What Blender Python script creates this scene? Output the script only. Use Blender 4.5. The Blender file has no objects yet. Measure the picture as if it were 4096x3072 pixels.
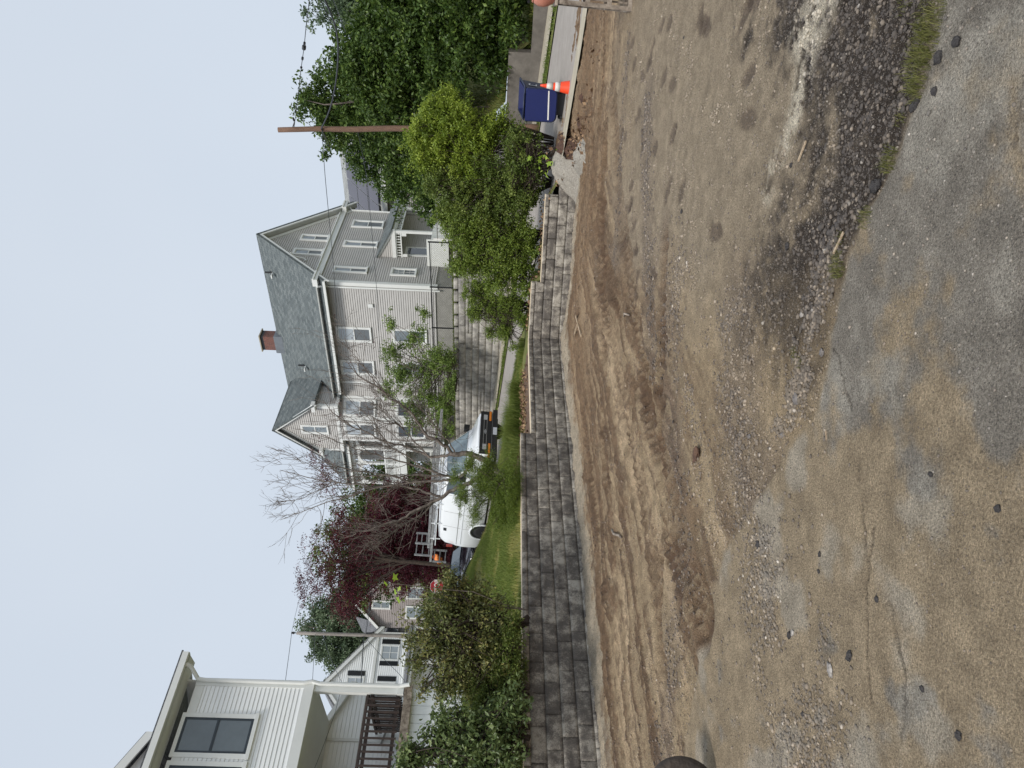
import bpy, math, random
import numpy as np
from mathutils import Vector, Matrix
random.seed(7); RNG = np.random.default_rng(11)
R = math.radians
SC = bpy.context.scene; COL = SC.collection
CAMH = 1.52

# ---------------------------------------------------------------- camera (held on its side: the photo is rotated a quarter turn)
F = 2841.0; ROLL = 0.040; PITCH = math.atan((2048-1979.0)/F)
_L = Vector((0, math.cos(PITCH), -math.sin(PITCH))); _D = Vector((0, -math.sin(PITCH), -math.cos(PITCH))); _R = Vector((1, 0, 0))
_c, _s = math.cos(math.atan(ROLL)), math.sin(math.atan(ROLL))
IX = _D*_c+_R*_s; IY = _D*_s-_R*_c
cam = bpy.data.objects.new('camera', bpy.data.cameras.new('camera')); COL.objects.link(cam)
mx = Matrix((IX, -IY, -_L)).transposed().to_4x4(); mx.translation = (0, 0, CAMH)
cam.matrix_world = mx
cam.data.sensor_fit = 'HORIZONTAL'; cam.data.sensor_width = 36; cam.data.lens = 36*F/4096
cam.data.clip_start = .05; cam.data.clip_end = 3000
SC.camera = cam
# ---------------------------------------------------------------- light: thin bright overcast, sun high behind the left shoulder
SUN_AZ, SUN_EL = 246.0, 50.0      # direction the light comes from, degrees from +X
w = bpy.data.worlds.new('World'); SC.world = w; w.use_nodes = True
nt = w.node_tree; nt.nodes.clear()
wo = nt.nodes.new('ShaderNodeOutputWorld'); bg = nt.nodes.new('ShaderNodeBackground')
sky = nt.nodes.new('ShaderNodeTexSky'); sky.sky_type = 'NISHITA'; sky.sun_disc = False
sky.sun_elevation = R(SUN_EL); sky.sun_rotation = R(90-SUN_AZ); sky.air_density = 1.0; sky.dust_density = 4.0; sky.ozone_density = 1.5
tc = nt.nodes.new('ShaderNodeTexCoord'); nz = nt.nodes.new('ShaderNodeTexNoise'); nz.inputs['Scale'].default_value = 1.6; nz.inputs['Detail'].default_value = 3
cr = nt.nodes.new('ShaderNodeValToRGB')
cr.color_ramp.elements[0].position = .3; cr.color_ramp.elements[0].color = (3.85, 4.3, 4.9, 1)
cr.color_ramp.elements[1].position = .75; cr.color_ramp.elements[1].color = (4.3, 4.7, 5.2, 1)
mixw = nt.nodes.new('ShaderNodeMixRGB'); mixw.inputs[0].default_value = .9
nt.links.new(tc.outputs['Generated'], nz.inputs['Vector']); nt.links.new(nz.outputs['Fac'], cr.inputs['Fac'])
nt.links.new(sky.outputs[0], mixw.inputs[1]); nt.links.new(cr.outputs[0], mixw.inputs[2])
nt.links.new(mixw.outputs[0], bg.inputs[0]); bg.inputs[1].default_value = .125
nt.links.new(bg.outputs[0], wo.inputs[0])
sl = bpy.data.lights.new('sun', 'SUN'); sl.energy = 2.1; sl.angle = R(14); sl.color = (1, .955, .89)
so = bpy.data.objects.new('sun', sl); COL.objects.link(so)
sd = Vector((math.cos(R(SUN_AZ))*math.cos(R(SUN_EL)), math.sin(R(SUN_AZ))*math.cos(R(SUN_EL)), math.sin(R(SUN_EL))))
so.rotation_euler = sd.to_track_quat('Z', 'Y').to_euler(); so.location = (0, -5, 30)
SC.view_settings.view_transform = 'Standard'; SC.view_settings.look = 'None'; SC.view_settings.exposure = 0.42; SC.view_settings.gamma = 1
SC.cycles.max_bounces = 6; SC.cycles.transparent_max_bounces = 8

# ---------------------------------------------------------------- helpers
def lin(r, g, b):
    f = lambda c: (c/255/12.92 if c/255 <= .04045 else ((c/255+.055)/1.055)**2.4)
    return (f(r), f(g), f(b), 1)
def tag(o, label=None, cat=None, group=None, kind=None):
    if label: o['label'] = label
    if cat: o['category'] = cat
    if group: o['group'] = group
    if kind: o['kind'] = kind
    return o
def empty(name, loc, label=None, cat=None, group=None):
    o = bpy.data.objects.new(name, None); o.location = loc; o.empty_display_size = .2; COL.objects.link(o)
    return tag(o, label, cat, group)
def rootloc(p):
    v = Vector((0, 0, 0))
    while p is not None: v += Vector(p.location); p = p.parent
    return v
def link(name, me, mat, parent):
    if mat is not None: me.materials.append(mat)
    o = bpy.data.objects.new(name, me)
    COL.objects.link(o)
    if parent is not None: o.parent = parent
    return o
class MB:
    def __init__(s): s.v = []; s.f = []; s.uv = []; s.sm = False
    def quad(s, *p, uv0=(0, 0)):
        p = [Vector(q) for q in p]; i = len(s.v); s.v += p; s.f.append(tuple(range(i, i+len(p))))
        e = (p[1]-p[0]); e = e.normalized() if e.length > 1e-9 else Vector((1, 0, 0))
        n = (p[1]-p[0]).cross(p[-1]-p[0]); n = n.normalized() if n.length > 1e-12 else Vector((0, 0, 1)); t = n.cross(e)
        s.uv += [((q-p[0]).dot(e)+uv0[0], (q-p[0]).dot(t)+uv0[1]) for q in p]
    def obox(s, o, a, b, c):          # corner o, edge vectors
        o, a, b, c = Vector(o), Vector(a), Vector(b), Vector(c)
        if a.cross(b).dot(c) < 0: a, b = b, a
        s.quad(o, o+b, o+a+b, o+a); s.quad(o+c, o+c+a, o+c+a+b, o+c+b)
        s.quad(o, o+a, o+a+c, o+c); s.quad(o+b, o+b+c, o+a+b+c, o+a+b)
        s.quad(o, o+c, o+b+c, o+b); s.quad(o+a, o+a+b, o+a+b+c, o+a+c)
        return s
    def box(s, x0, x1, y0, y1, z0, z1): return s.obox((x0, y0, z0), (x1-x0, 0, 0), (0, y1-y0, 0), (0, 0, z1-z0))
    def tube(s, pts, rad, n=8, cap=True):
        pts = [Vector(p) for p in pts]
        if not hasattr(rad, '__len__'): rad = [rad]*len(pts)
        rings = []; up = None
        for k, p in enumerate(pts):
            d = (pts[min(k+1, len(pts)-1)]-pts[max(k-1, 0)]).normalized()
            if up is None: up = Vector((0, 0, 1)) if abs(d.z) < .9 else Vector((1, 0, 0))
            a = d.cross(up).normalized(); up = a.cross(d).normalized()
            i = len(s.v)
            for j in range(n):
                t = 2*math.pi*j/n; s.v.append(p+(a*math.cos(t)+up*math.sin(t))*rad[k])
            rings.append(i)
        for k in range(len(rings)-1):
            for j in range(n):
                a_, b_ = rings[k], rings[k+1]; j2 = (j+1) % n
                s.f.append((a_+j, a_+j2, b_+j2, b_+j)); s.uv += [(j, k), (j+1, k), (j+1, k+1), (j, k+1)]
        if cap:
            s.f.append(tuple(rings[0]+j for j in range(n))[::-1]); s.uv += [(0, 0)]*n
            s.f.append(tuple(rings[-1]+j for j in range(n))); s.uv += [(0, 0)]*n
        return s
    def lathe(s, c, axis, prof, n=20):        # prof: (dist along axis, radius)
        c = Vector(c); ax = Vector(axis).normalized(); up = Vector((0, 0, 1)) if abs(ax.z) < .9 else Vector((1, 0, 0))
        a = ax.cross(up).normalized(); b = ax.cross(a).normalized(); i0 = len(s.v)
        for h, r in prof:
            for j in range(n):
                t = 2*math.pi*j/n; s.v.append(c+ax*h+(a*math.cos(t)+b*math.sin(t))*r)
        for k in range(len(prof)-1):
            for j in range(n):
                j2 = (j+1) % n; s.f.append((i0+k*n+j, i0+k*n+j2, i0+(k+1)*n+j2, i0+(k+1)*n+j)); s.uv += [(j, k), (j+1, k), (j+1, k+1), (j, k+1)]
        for k in (0, len(prof)-1):
            s.f.append(tuple(i0+k*n+j for j in range(n))); s.uv += [(0, 0)]*n
        return s
    def build(s, name, mat, parent=None, smooth=False, bevel=0):
        off = rootloc(parent)
        me = bpy.data.meshes.new(name); me.from_pydata([tuple(v-off) for v in s.v], [], s.f)
        ul = me.uv_layers.new(name='uv'); ul.data.foreach_set('uv', np.array(s.uv, dtype='f').ravel())
        if smooth: me.polygons.foreach_set('use_smooth', [True]*len(me.polygons))
        me.validate(); me.update()
        o = link(name, me, mat, parent)
        if bevel:
            m = o.modifiers.new('bevel', 'BEVEL'); m.width = bevel; m.segments = 2; m.limit_method = 'ANGLE'
        return o
def npmesh(name, V, Fc, mat, parent=None, attrs=None, smooth=False):
    """V (n,3) world coords, Fc (m,k) int, attrs {name:(n,) or (n,3)} per vertex"""
    off = rootloc(parent); V = np.asarray(V, 'f')-np.array(off, 'f'); Fc = np.asarray(Fc, 'i'); m, k = Fc.shape
    me = bpy.data.meshes.new(name); me.vertices.add(len(V)); me.vertices.foreach_set('co', V.ravel())
    me.loops.add(m*k); me.loops.foreach_set('vertex_index', Fc.ravel()); me.polygons.add(m)
    me.polygons.foreach_set('loop_start', np.arange(0, m*k, k, dtype='i')); me.polygons.foreach_set('loop_total', np.full(m, k, 'i'))
    if smooth: me.polygons.foreach_set('use_smooth', np.ones(m, bool))
    me.update(calc_edges=True)
    for n_, a in (attrs or {}).items():
        a = np.asarray(a, 'f')
        if a.ndim == 1: me.attributes.new(n_, 'FLOAT', 'POINT').data.foreach_set('value', a)
        else:
            at = me.attributes.new(n_, 'FLOAT_COLOR', 'POINT'); at.data.foreach_set('color', np.c_[a, np.ones(len(a))].astype('f').ravel())
    return link(name, me, mat, parent)

# value noise
def _hash(ix, iy, seed):
    h = (ix.astype(np.int64)*374761393+iy.astype(np.int64)*668265263+seed*1442695041) & 0xffffffff
    h = ((h ^ (h >> 13))*1274126177) & 0xffffffff
    return ((h ^ (h >> 16)) & 0xffff)/65535.0
def vn(x, y, seed=0):
    ix = np.floor(x); iy = np.floor(y); fx = x-ix; fy = y-iy; fx = fx*fx*(3-2*fx); fy = fy*fy*(3-2*fy)
    a = _hash(ix, iy, seed); b = _hash(ix+1, iy, seed); c = _hash(ix, iy+1, seed); d = _hash(ix+1, iy+1, seed)
    return (a*(1-fx)+b*fx)*(1-fy)+(c*(1-fx)+d*fx)*fy
def fbm(x, y, seed=0, oct=4, g=.5):
    s = 0; a = 1; t = 0
    for k in range(oct):
        s = s+a*vn(x*2**k+17.3*k, y*2**k-9.1*k, seed+k); t += a; a *= g
    return s/t
def sstep(e0, e1, x): t = np.clip((x-e0)/(e1-e0), 0, 1); return t*t*(3-2*t)

# ---------------------------------------------------------------- materials
def newmat(name):
    m = bpy.data.materials.new(name); m.use_nodes = True; n = m.node_tree; return m, n, n.nodes['Principled BSDF']
def mat(name, col, rough=.6, var=0.0, vscale=4.0, bump=0.0, bscale=40.0, metal=0.0, coat=0.0, spec=None, col2=None, coords='Object', stretch=None):
    m, n, b = newmat(name)
    b.inputs['Base Color'].default_value = col; b.inputs['Roughness'].default_value = rough; b.inputs['Metallic'].default_value = metal
    b.inputs['Coat Weight'].default_value = coat; b.inputs['Coat Roughness'].default_value = .08
    if spec is not None: b.inputs['Specular IOR Level'].default_value = spec
    tcn = n.nodes.new('ShaderNodeTexCoord'); vec = tcn.outputs[coords]
    if stretch:
        mp = n.nodes.new('ShaderNodeMapping'); mp.inputs['Scale'].default_value = stretch; n.links.new(vec, mp.inputs[0]); vec = mp.outputs[0]
    if var or col2:
        t = n.nodes.new('ShaderNodeTexNoise'); t.inputs['Scale'].default_value = vscale; t.inputs['Detail'].default_value = 6; t.inputs['Roughness'].default_value = .65
        n.links.new(vec, t.inputs['Vector'])
        c = n.nodes.new('ShaderNodeValToRGB'); c.color_ramp.elements[0].position = .34; c.color_ramp.elements[1].position = .68
        lo = col2 or tuple(x*(1-var) for x in col[:3])+(1,)
        hi = col if col2 else tuple(min(1, x*(1+var)) for x in col[:3])+(1,)
        c.color_ramp.elements[0].color = lo; c.color_ramp.elements[1].color = hi
        n.links.new(t.outputs['Fac'], c.inputs['Fac']); n.links.new(c.outputs[0], b.inputs['Base Color'])
    if bump:
        t2 = n.nodes.new('ShaderNodeTexNoise'); t2.inputs['Scale'].default_value = bscale; t2.inputs['Detail'].default_value = 6
        n.links.new(vec, t2.inputs['Vector']); bp = n.nodes.new('ShaderNodeBump'); bp.inputs['Strength'].default_value = bump; bp.inputs['Distance'].default_value = .02
        n.links.new(t2.outputs['Fac'], bp.inputs['Height']); n.links.new(bp.outputs[0], b.inputs['Normal'])
    return m
def leafmat(name, c0, c1, c2, trans=.25, rough=.45):
    """colour by the per-leaf value 'tint'"""
    m, n, b = newmat(name); a = n.nodes.new('ShaderNodeAttribute'); a.attribute_name = 'tint'
    c = n.nodes.new('ShaderNodeValToRGB'); c.color_ramp.elements[0].color = c0; c.color_ramp.elements[1].color = c2
    e = c.color_ramp.elements.new(.5); e.color = c1
    n.links.new(a.outputs['Fac'], c.inputs['Fac']); n.links.new(c.outputs[0], b.inputs['Base Color']); b.inputs['Roughness'].default_value = rough
    b.inputs['Specular IOR Level'].default_value = .35
    if trans:
        tr = n.nodes.new('ShaderNodeBsdfTranslucent'); mx_ = n.nodes.new('ShaderNodeMixShader'); mx_.inputs[0].default_value = trans
        n.links.new(c.outputs[0], tr.inputs[0]); n.links.new(b.outputs[0], mx_.inputs[1]); n.links.new(tr.outputs[0], mx_.inputs[2])
        n.links.new(mx_.outputs[0], n.nodes['Material Output'].inputs[0])
    return m
def uvbrick(name, c1, c2, mortar, bw, bh, msize, rough=.85, bump=.3, nvar=.3, offset=.5):
    m, n, b = newmat(name); u = n.nodes.new('ShaderNodeUVMap'); u.uv_map = 'uv'
    br = n.nodes.new('ShaderNodeTexBrick'); br.inputs['Color1'].default_value = c1; br.inputs['Color2'].default_value = c2; br.inputs['Mortar'].default_value = mortar
    br.inputs['Scale'].default_value = 1; br.inputs['Brick Width'].default_value = bw; br.inputs['Row Height'].default_value = bh; br.inputs['Mortar Size'].default_value = msize; br.offset = offset
    n.links.new(u.outputs[0], br.inputs['Vector'])
    t = n.nodes.new('ShaderNodeTexNoise'); t.inputs['Scale'].default_value = 2.2; t.inputs['Detail'].default_value = 8; n.links.new(u.outputs[0], t.inputs['Vector'])
    mxx = n.nodes.new('ShaderNodeMixRGB'); mxx.blend_type = 'OVERLAY'; mxx.inputs[0].default_value = nvar
    n.links.new(br.outputs[0], mxx.inputs[1]); n.links.new(t.outputs['Fac'], mxx.inputs[2]); n.links.new(mxx.outputs[0], b.inputs['Base Color'])
    bp = n.nodes.new('ShaderNodeBump'); bp.inputs['Strength'].default_value = bump; bp.inputs['Distance'].default_value = .01; bp.invert = True
    n.links.new(br.outputs['Fac'], bp.inputs['Height']); n.links.new(bp.outputs[0], b.inputs['Normal']); b.inputs['Roughness'].default_value = rough
    return m
def stripemat(name, ca, cb, per, rough=.2, coat=.6, axis=1):
    m, n, b = newmat(name); u = n.nodes.new('ShaderNodeUVMap'); u.uv_map = 'uv'
    wv = n.nodes.new('ShaderNodeTexWave'); wv.bands_direction = 'Y'; wv.inputs['Scale'].default_value = .314/per; wv.inputs['Distortion'].default_value = .15
    n.links.new(u.outputs[0], wv.inputs['Vector']); c = n.nodes.new('ShaderNodeValToRGB'); c.color_ramp.elements[0].color = ca; c.color_ramp.elements[1].color = cb
    n.links.new(wv.outputs['Fac'], c.inputs['Fac']); n.links.new(c.outputs[0], b.inputs['Base Color'])
    b.inputs['Roughness'].default_value = rough; b.inputs['Coat Weight'].default_value = coat; b.inputs['Coat Roughness'].default_value = .03
    return m
M = {}
M['sid_grey'] = mat('vinyl siding grey', lin(184, 182, 179), .55, var=.06, vscale=1.2)
M['sid_white'] = mat('vinyl siding white', lin(240, 242, 242), .5, var=.03, vscale=1.5)
M['sid_taupe'] = mat('siding taupe', lin(150, 142, 140), .6, var=.06, vscale=1.2)
M['shake'] = mat('grey wall shingles', lin(125, 122, 122), .8, var=.15, vscale=6)
M['trim'] = mat('white trim', lin(222, 224, 222), .45, var=.03, vscale=3)
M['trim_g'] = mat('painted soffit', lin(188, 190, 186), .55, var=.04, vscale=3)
M['shingle'] = uvbrick('asphalt shingles', lin(82, 90, 92), lin(112, 119, 119), lin(58, 64, 66), .34, .145, .012, nvar=.35)
M['shingle2'] = uvbrick('light asphalt shingles', lin(140, 143, 142), lin(160, 162, 160), lin(105, 108, 108), .3, .14, .01)
M['shingle3'] = uvbrick('grey asphalt shingles', lin(96, 98, 102), lin(116, 118, 122), lin(74, 76, 80), .3, .14, .01)
M['brickred'] = uvbrick('red chimney brick', lin(126, 74, 62), lin(98, 58, 52), lin(120, 112, 106), .22, .075, .008)
M['found'] = mat('grey foundation', lin(150, 148, 143), .9, var=.15, vscale=2, bump=.3, bscale=30)
M['lead'] = mat('lead flashing', lin(112, 118, 124), .5, var=.12, vscale=5)
M['glass_bl'] = stripemat('window with blinds', lin(132, 142, 150), lin(196, 204, 210), .05)
M['glass_sc'] = stripemat('window with insect screen', lin(66, 72, 78), lin(128, 134, 138), .05, rough=.5, coat=.2)
M['glass_dk'] = mat('dark window glass', lin(38, 46, 54), .06, coat=1.0, var=.2, vscale=1.5)
M['glass_md'] = mat('curtained window glass', lin(120, 130, 136), .12, coat=1.0, var=.25, vscale=2.0)
M['black'] = mat('black metal', lin(26, 27, 29), .4)
M['pv'] = mat('solar cell glass', lin(58, 52, 62), .15, coat=.6, var=.05, vscale=1)
M['pvf'] = mat('panel frame', lin(150, 152, 158), .4, metal=.3)
M['concrete'] = mat('weathered concrete', lin(168, 160, 142), .9, var=.16, vscale=3, bump=.25, bscale=60)
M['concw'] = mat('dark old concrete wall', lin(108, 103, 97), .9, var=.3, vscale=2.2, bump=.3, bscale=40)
M['asph'] = mat('street asphalt', lin(150, 144, 138), .88, var=.12, vscale=2.5, bump=.35, bscale=160)
M['wood'] = mat('weathered pole wood', lin(134, 106, 88), .85, var=.3, vscale=5, bump=.5, bscale=14, stretch=(14, 14, 1), col2=lin(96, 74, 62))
M['woodg'] = mat('grey pole wood', lin(158, 152, 145), .85, var=.2, vscale=5, stretch=(10, 10, 1), col2=lin(118, 112, 108))
M['woodold'] = mat('old grey timber', lin(168, 156, 142), .85, vscale=9, bump=.6, bscale=20, col2=lin(92, 80, 70))
M['deckw'] = mat('dark brown stained wood', lin(74, 60, 54), .7, vscale=8, bump=.3, bscale=25, col2=lin(46, 37, 35))
M['bark'] = mat('grey brown bark', lin(136, 126, 117), .9, vscale=12, bump=.6, bscale=50, col2=lin(72, 64, 60))
M['barkd'] = mat('dark bark', lin(74, 62, 52), .9, vscale=12, bump=.6, bscale=50, col2=lin(42, 34, 30))
M['white_p'] = mat('white van paint', lin(232, 235, 238), .28, coat=.8, var=.02, vscale=1.5)
M['black_p'] = mat('black car paint', lin(16, 18, 26), .22, coat=1.0)
M['black_pl'] = mat('black plastic', lin(22, 23, 25), .5)
M['carglass'] = mat('tinted car glass', lin(58, 70, 78), .05, coat=1.0)
M['wsglass'] = mat('windscreen glass', lin(128, 146, 152), .06, coat=1.0, vscale=1.2, col2=lin(70, 84, 92))
M['rubber'] = mat('tyre rubber', lin(30, 30, 31), .8)
M['steel'] = mat('steel rim', lin(150, 152, 155), .4, metal=.6)
M['alu'] = mat('worn aluminium', lin(172, 172, 172), .42, metal=.35, vscale=6, col2=lin(128, 128, 130))
M['amber'] = mat('amber lens', lin(224, 128, 30), .2, coat=1)
M['red'] = mat('red lens', lin(150, 20, 28), .25, coat=1)
M['lens'] = mat('headlight lens', lin(196, 198, 200), .1, coat=1, metal=.4)
M['orange_cl'] = mat('orange cloth', lin(236, 140, 74), .8, var=.12, vscale=6)
M['stopred'] = mat('red sign face', lin(158, 26, 40), .35)
M['signw'] = mat('white sign marking', lin(226, 224, 220), .4)
M['galv'] = mat('galvanised post', lin(136, 136, 132), .5, metal=.4)
M['cone'] = mat('orange cone plastic', lin(238, 74, 36), .45, var=.06, vscale=10)
M['conew'] = mat('reflective collar', lin(216, 214, 208), .5, vscale=18, col2=lin(190, 186, 180))
M['binblue'] = mat('blue lid plastic', lin(20, 32, 88), .42, var=.06, vscale=6)
M['binnavy'] = mat('navy bin plastic', lin(38, 46, 72), .5, var=.1, vscale=6)
M['binblk'] = mat('black bin plastic', lin(17, 18, 24), .5)
M['cream'] = mat('cream block top', lin(212, 196, 170), .8, var=.08, vscale=8)
M['terra'] = mat('pinkish clay', lin(190, 128, 106), .45, vscale=8, col2=lin(160, 100, 84))
M['pale'] = mat('pale paper label', lin(196, 200, 206), .5)
M['mulch'] = mat('brown soil', lin(116, 94, 76), .95, vscale=14, bump=.9, bscale=60, col2=lin(78, 61, 50))
M['mulchd'] = mat('dark brown root soil', lin(96, 70, 56), .95, vscale=12, bump=1.0, bscale=40, col2=lin(52, 38, 32))
M['greygrav'] = mat('grey crushed stone', lin(178, 172, 160), .95, vscale=40, bump=.9, bscale=120, col2=lin(130, 124, 116))
M['lawnbase'] = mat('lawn soil', lin(112, 112, 58), .95, vscale=1.6, bump=.5, bscale=60, col2=lin(86, 96, 44))
M['wheelmud'] = mat('mud coated rubber', lin(88, 78, 70), .85, vscale=8, bump=.5, bscale=40, col2=lin(60, 54, 50))
M['wire'] = mat('wire', lin(52, 56, 62), .5)

# leaves
G = {}
G['dark'] = leafmat('dark tree leaf', lin(44, 64, 28), lin(76, 100, 44), lin(124, 144, 70), .28)
G['deep'] = leafmat('deep green leaf', lin(42, 60, 26), lin(72, 96, 42), lin(114, 136, 62), .28)
G['lime'] = leafmat('yellow green shrub leaf', lin(86, 108, 34), lin(124, 144, 50), lin(164, 178, 76), .3)
G['midlime'] = leafmat('soft green shrub leaf', lin(76, 98, 36), lin(110, 130, 52), lin(148, 162, 78), .3)
G['shrub'] = leafmat('mid green shrub leaf', lin(66, 84, 36), lin(100, 118, 54), lin(140, 152, 76), .3)
G['light'] = leafmat('fresh green leaf', lin(78, 100, 46), lin(112, 134, 64), lin(148, 168, 92), .3)
G['jun'] = leafmat('conifer spray', lin(60, 78, 28), lin(92, 112, 38), lin(132, 148, 58), .2)
G['maple'] = leafmat('red maple leaf', lin(50, 18, 30), lin(80, 28, 40), lin(114, 46, 56), .22)
G['olive'] = leafmat('olive bronze leaf', lin(70, 80, 46), lin(106, 114, 66), lin(150, 142, 84), .25)
G['laurel'] = leafmat('broad dark leaf', lin(58, 72, 42), lin(92, 110, 64), lin(142, 156, 102), .22, .35)
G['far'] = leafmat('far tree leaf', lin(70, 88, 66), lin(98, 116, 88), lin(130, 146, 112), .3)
G['dgrass'] = leafmat('dull grass blade', lin(78, 84, 40), lin(112, 114, 60), lin(176, 164, 118), .3, .6)
G['grass'] = leafmat('grass blade', lin(80, 98, 40), lin(116, 132, 60), lin(160, 154, 92), .35, .55)
G['sprout'] = leafmat('maple seedling leaf', lin(120, 150, 44), lin(158, 188, 66), lin(190, 208, 100), .4)
G['litter'] = leafmat('dead brown leaf', lin(92, 72, 56), lin(128, 102, 78), lin(164, 136, 106), .1, .8)
print('materials done')

# ---------------------------------------------------------------- street coordinates: a runs uphill to the left, q across the street
P0 = np.array([7.2, 13.7]); EA = np.array([-.714, .7]); NQ = np.array([.7, .714])
def AQ(a, q, z=None):
    p = P0+EA*a+NQ*q; return (p[0], p[1], RZ(a) if z is None else z)
def aq_of(x, y): dx, dy = x-P0[0], y-P0[1]; return dx*EA[0]+dy*EA[1], dx*NQ[0]+dy*NQ[1]
def RZ(a): return float(rzn(np.array(a, float)))
def rzn(a):
    z = .08+.07*a; z = .04+np.logaddexp(0, (z-.04)*18)/18; return np.minimum(z, 3.2)
def aq_grid(name, a0, a1, q0, q1, na, nq, zf, m, kind='structure', side=0.0, parent=None):
    A_, Q_ = np.meshgrid(np.linspace(a0, a1, na), np.linspace(q0, q1, nq), indexing='ij')
    X = P0[0]+EA[0]*A_+NQ[0]*Q_; Y = P0[1]+EA[1]*A_+NQ[1]*Q_; Z = zf(A_, Q_)
    V = np.c_[X.ravel(), Y.ravel(), Z.ravel()]; i = np.arange(na*nq).reshape(na, nq)
    Fc = np.c_[i[:-1, :-1].ravel(), i[:-1, 1:].ravel(), i[1:, 1:].ravel(), i[1:, :-1].ravel()]
    o = npmesh(name, V, Fc, m, parent, smooth=True)
    if kind: o['kind'] = kind
    return o

def groundmat(name):
    m, n, b = newmat(name); L = n.links
    at = n.nodes.new('ShaderNodeAttribute'); at.attribute_name = 'paint'
    gr = n.nodes.new('ShaderNodeAttribute'); gr.attribute_name = 'grit'
    tc_ = n.nodes.new('ShaderNodeTexCoord'); co = tc_.outputs['Object']
    def noise(s, d=5, r=.6):
        t = n.nodes.new('ShaderNodeTexNoise'); t.inputs['Scale'].default_value = s; t.inputs['Detail'].default_value = d; t.inputs['Roughness'].default_value = r; L.new(co, t.inputs['Vector']); return t
    def mixc(bt, f, c1, c2):
        x = n.nodes.new('ShaderNodeMixRGB'); x.blend_type = bt
        for k, q in ((0, f), (1, c1), (2, c2)):
            if hasattr(q, 'links'): L.new(q, x.inputs[k])
            else: x.inputs[k].default_value = q
        return x.outputs[0]
    def ramp(src, p0, p1, c0=(0, 0, 0, 1), c1=(1, 1, 1, 1)):
        c = n.nodes.new('ShaderNodeValToRGB'); c.color_ramp.elements[0].position = p0; c.color_ramp.elements[1].position = p1
        c.color_ramp.elements[0].color = c0; c.color_ramp.elements[1].color = c1; L.new(src, c.inputs['Fac']); return c.outputs[0]
    n1 = noise(7, 8, .7); n2 = noise(90, 5, .75); n3 = noise(320, 3, .7)
    c = mixc('MULTIPLY', 1.0, at.outputs['Color'], ramp(n1.outputs['Fac'], .3, .72, (.74, .73, .72, 1), (1.2, 1.2, 1.2, 1)))
    c = mixc('MULTIPLY', 1.0, c, ramp(n2.outputs['Fac'], .36, .64, (.56, .55, .54, 1), (1.34, 1.34, 1.33, 1)))
    c = mixc('MULTIPLY', 1.0, c, ramp(n3.outputs['Fac'], .36, .64, (.62, .61, .60, 1), (1.36, 1.36, 1.36, 1)))
    v = n.nodes.new('ShaderNodeTexVoronoi'); v.inputs['Scale'].default_value = 110; L.new(co, v.inputs['Vector'])
    v2 = n.nodes.new('ShaderNodeTexVoronoi'); v2.inputs['Scale'].default_value = 190; L.new(co, v2.inputs['Vector'])
    dark = mixc('MULTIPLY', 1.0, ramp(v.outputs['Distance'], .28, .40, (1, 1, 1, 1), (0, 0, 0, 1)), ramp(n.nodes.new('ShaderNodeSeparateColor').outputs[0] if False else v.outputs['Color'], .62, .70))
    dk = mixc('MULTIPLY', 1.0, dark, gr.outputs['Fac'])
    c = mixc('MIX', dk, c, (.045, .042, .042, 1))
    lt = mixc('MULTIPLY', 1.0, ramp(v2.outputs['Distance'], .25, .38, (1, 1, 1, 1), (0, 0, 0, 1)), ramp(v2.outputs['Color'], .70, .76))
    lt = mixc('MULTIPLY', 1.0, lt, gr.outputs['Fac'])
    c = mixc('MIX', lt, c, (.46, .43, .39, 1))
    L.new(c, b.inputs['Base Color']); b.inputs['Roughness'].default_value = .92; b.inputs['Specular IOR Level'].default_value = .2
    h = mixc('ADD', 1.0, n2.outputs['Fac'], n3.outputs['Fac']); h = mixc('ADD', .8, h, n1.outputs['Fac'])
    h = mixc('SUBTRACT', .5, h, v.outputs['Distance'])
    bp = n.nodes.new('ShaderNodeBump'); bp.inputs['Strength'].default_value = 1.0; bp.inputs['Distance'].default_value = .02
    L.new(h, bp.inputs['Height']); L.new(bp.outputs[0], b.inputs['Normal'])
    return m
M['dirt'] = groundmat('dirt and dust')

# wall lines of the block retaining wall
WC = np.array([1.09, 16.42]); WL = np.array([.592, .806]); WN = np.array([.806, -.592])     # left run goes WC - WL*s
RD = np.array([.953, -.302]); RN = np.array([-.302, -.953])                                    # right run goes WC + RD*s
def polyd(x, y, pts):   # distance to a polyline, and arc position
    best = np.full(x.shape, 1e9); arc = np.zeros(x.shape); L0 = 0
    for (x0, y0), (x1, y1) in zip(pts[:-1], pts[1:]):
        dx, dy = x1-x0, y1-y0; l = math.hypot(dx, dy); t = np.clip(((x-x0)*dx+(y-y0)*dy)/(l*l), 0, 1)
        d = np.hypot(x-x0-t*dx, y-y0-t*dy); mk = d < best; best = np.where(mk, d, best); arc = np.where(mk, L0+t*l, arc); L0 += l
    return best, arc
def C3(r, g, b): return np.array(lin(r, g, b)[:3])
YB = ([-6, -2.5, -1.0, -.45, -.21, -.08, .1, .32, .59, .81, .92, 1.1, 1.42, 2.2, 3.4, 6], [5.4, 5.2, 4.5, 3.8, 3.48, 3.3, 3.22, 3.16, 3.05, 2.86, 2.71, 2.56, 2.46, 2.2, 1.9, 1.4])
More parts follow.
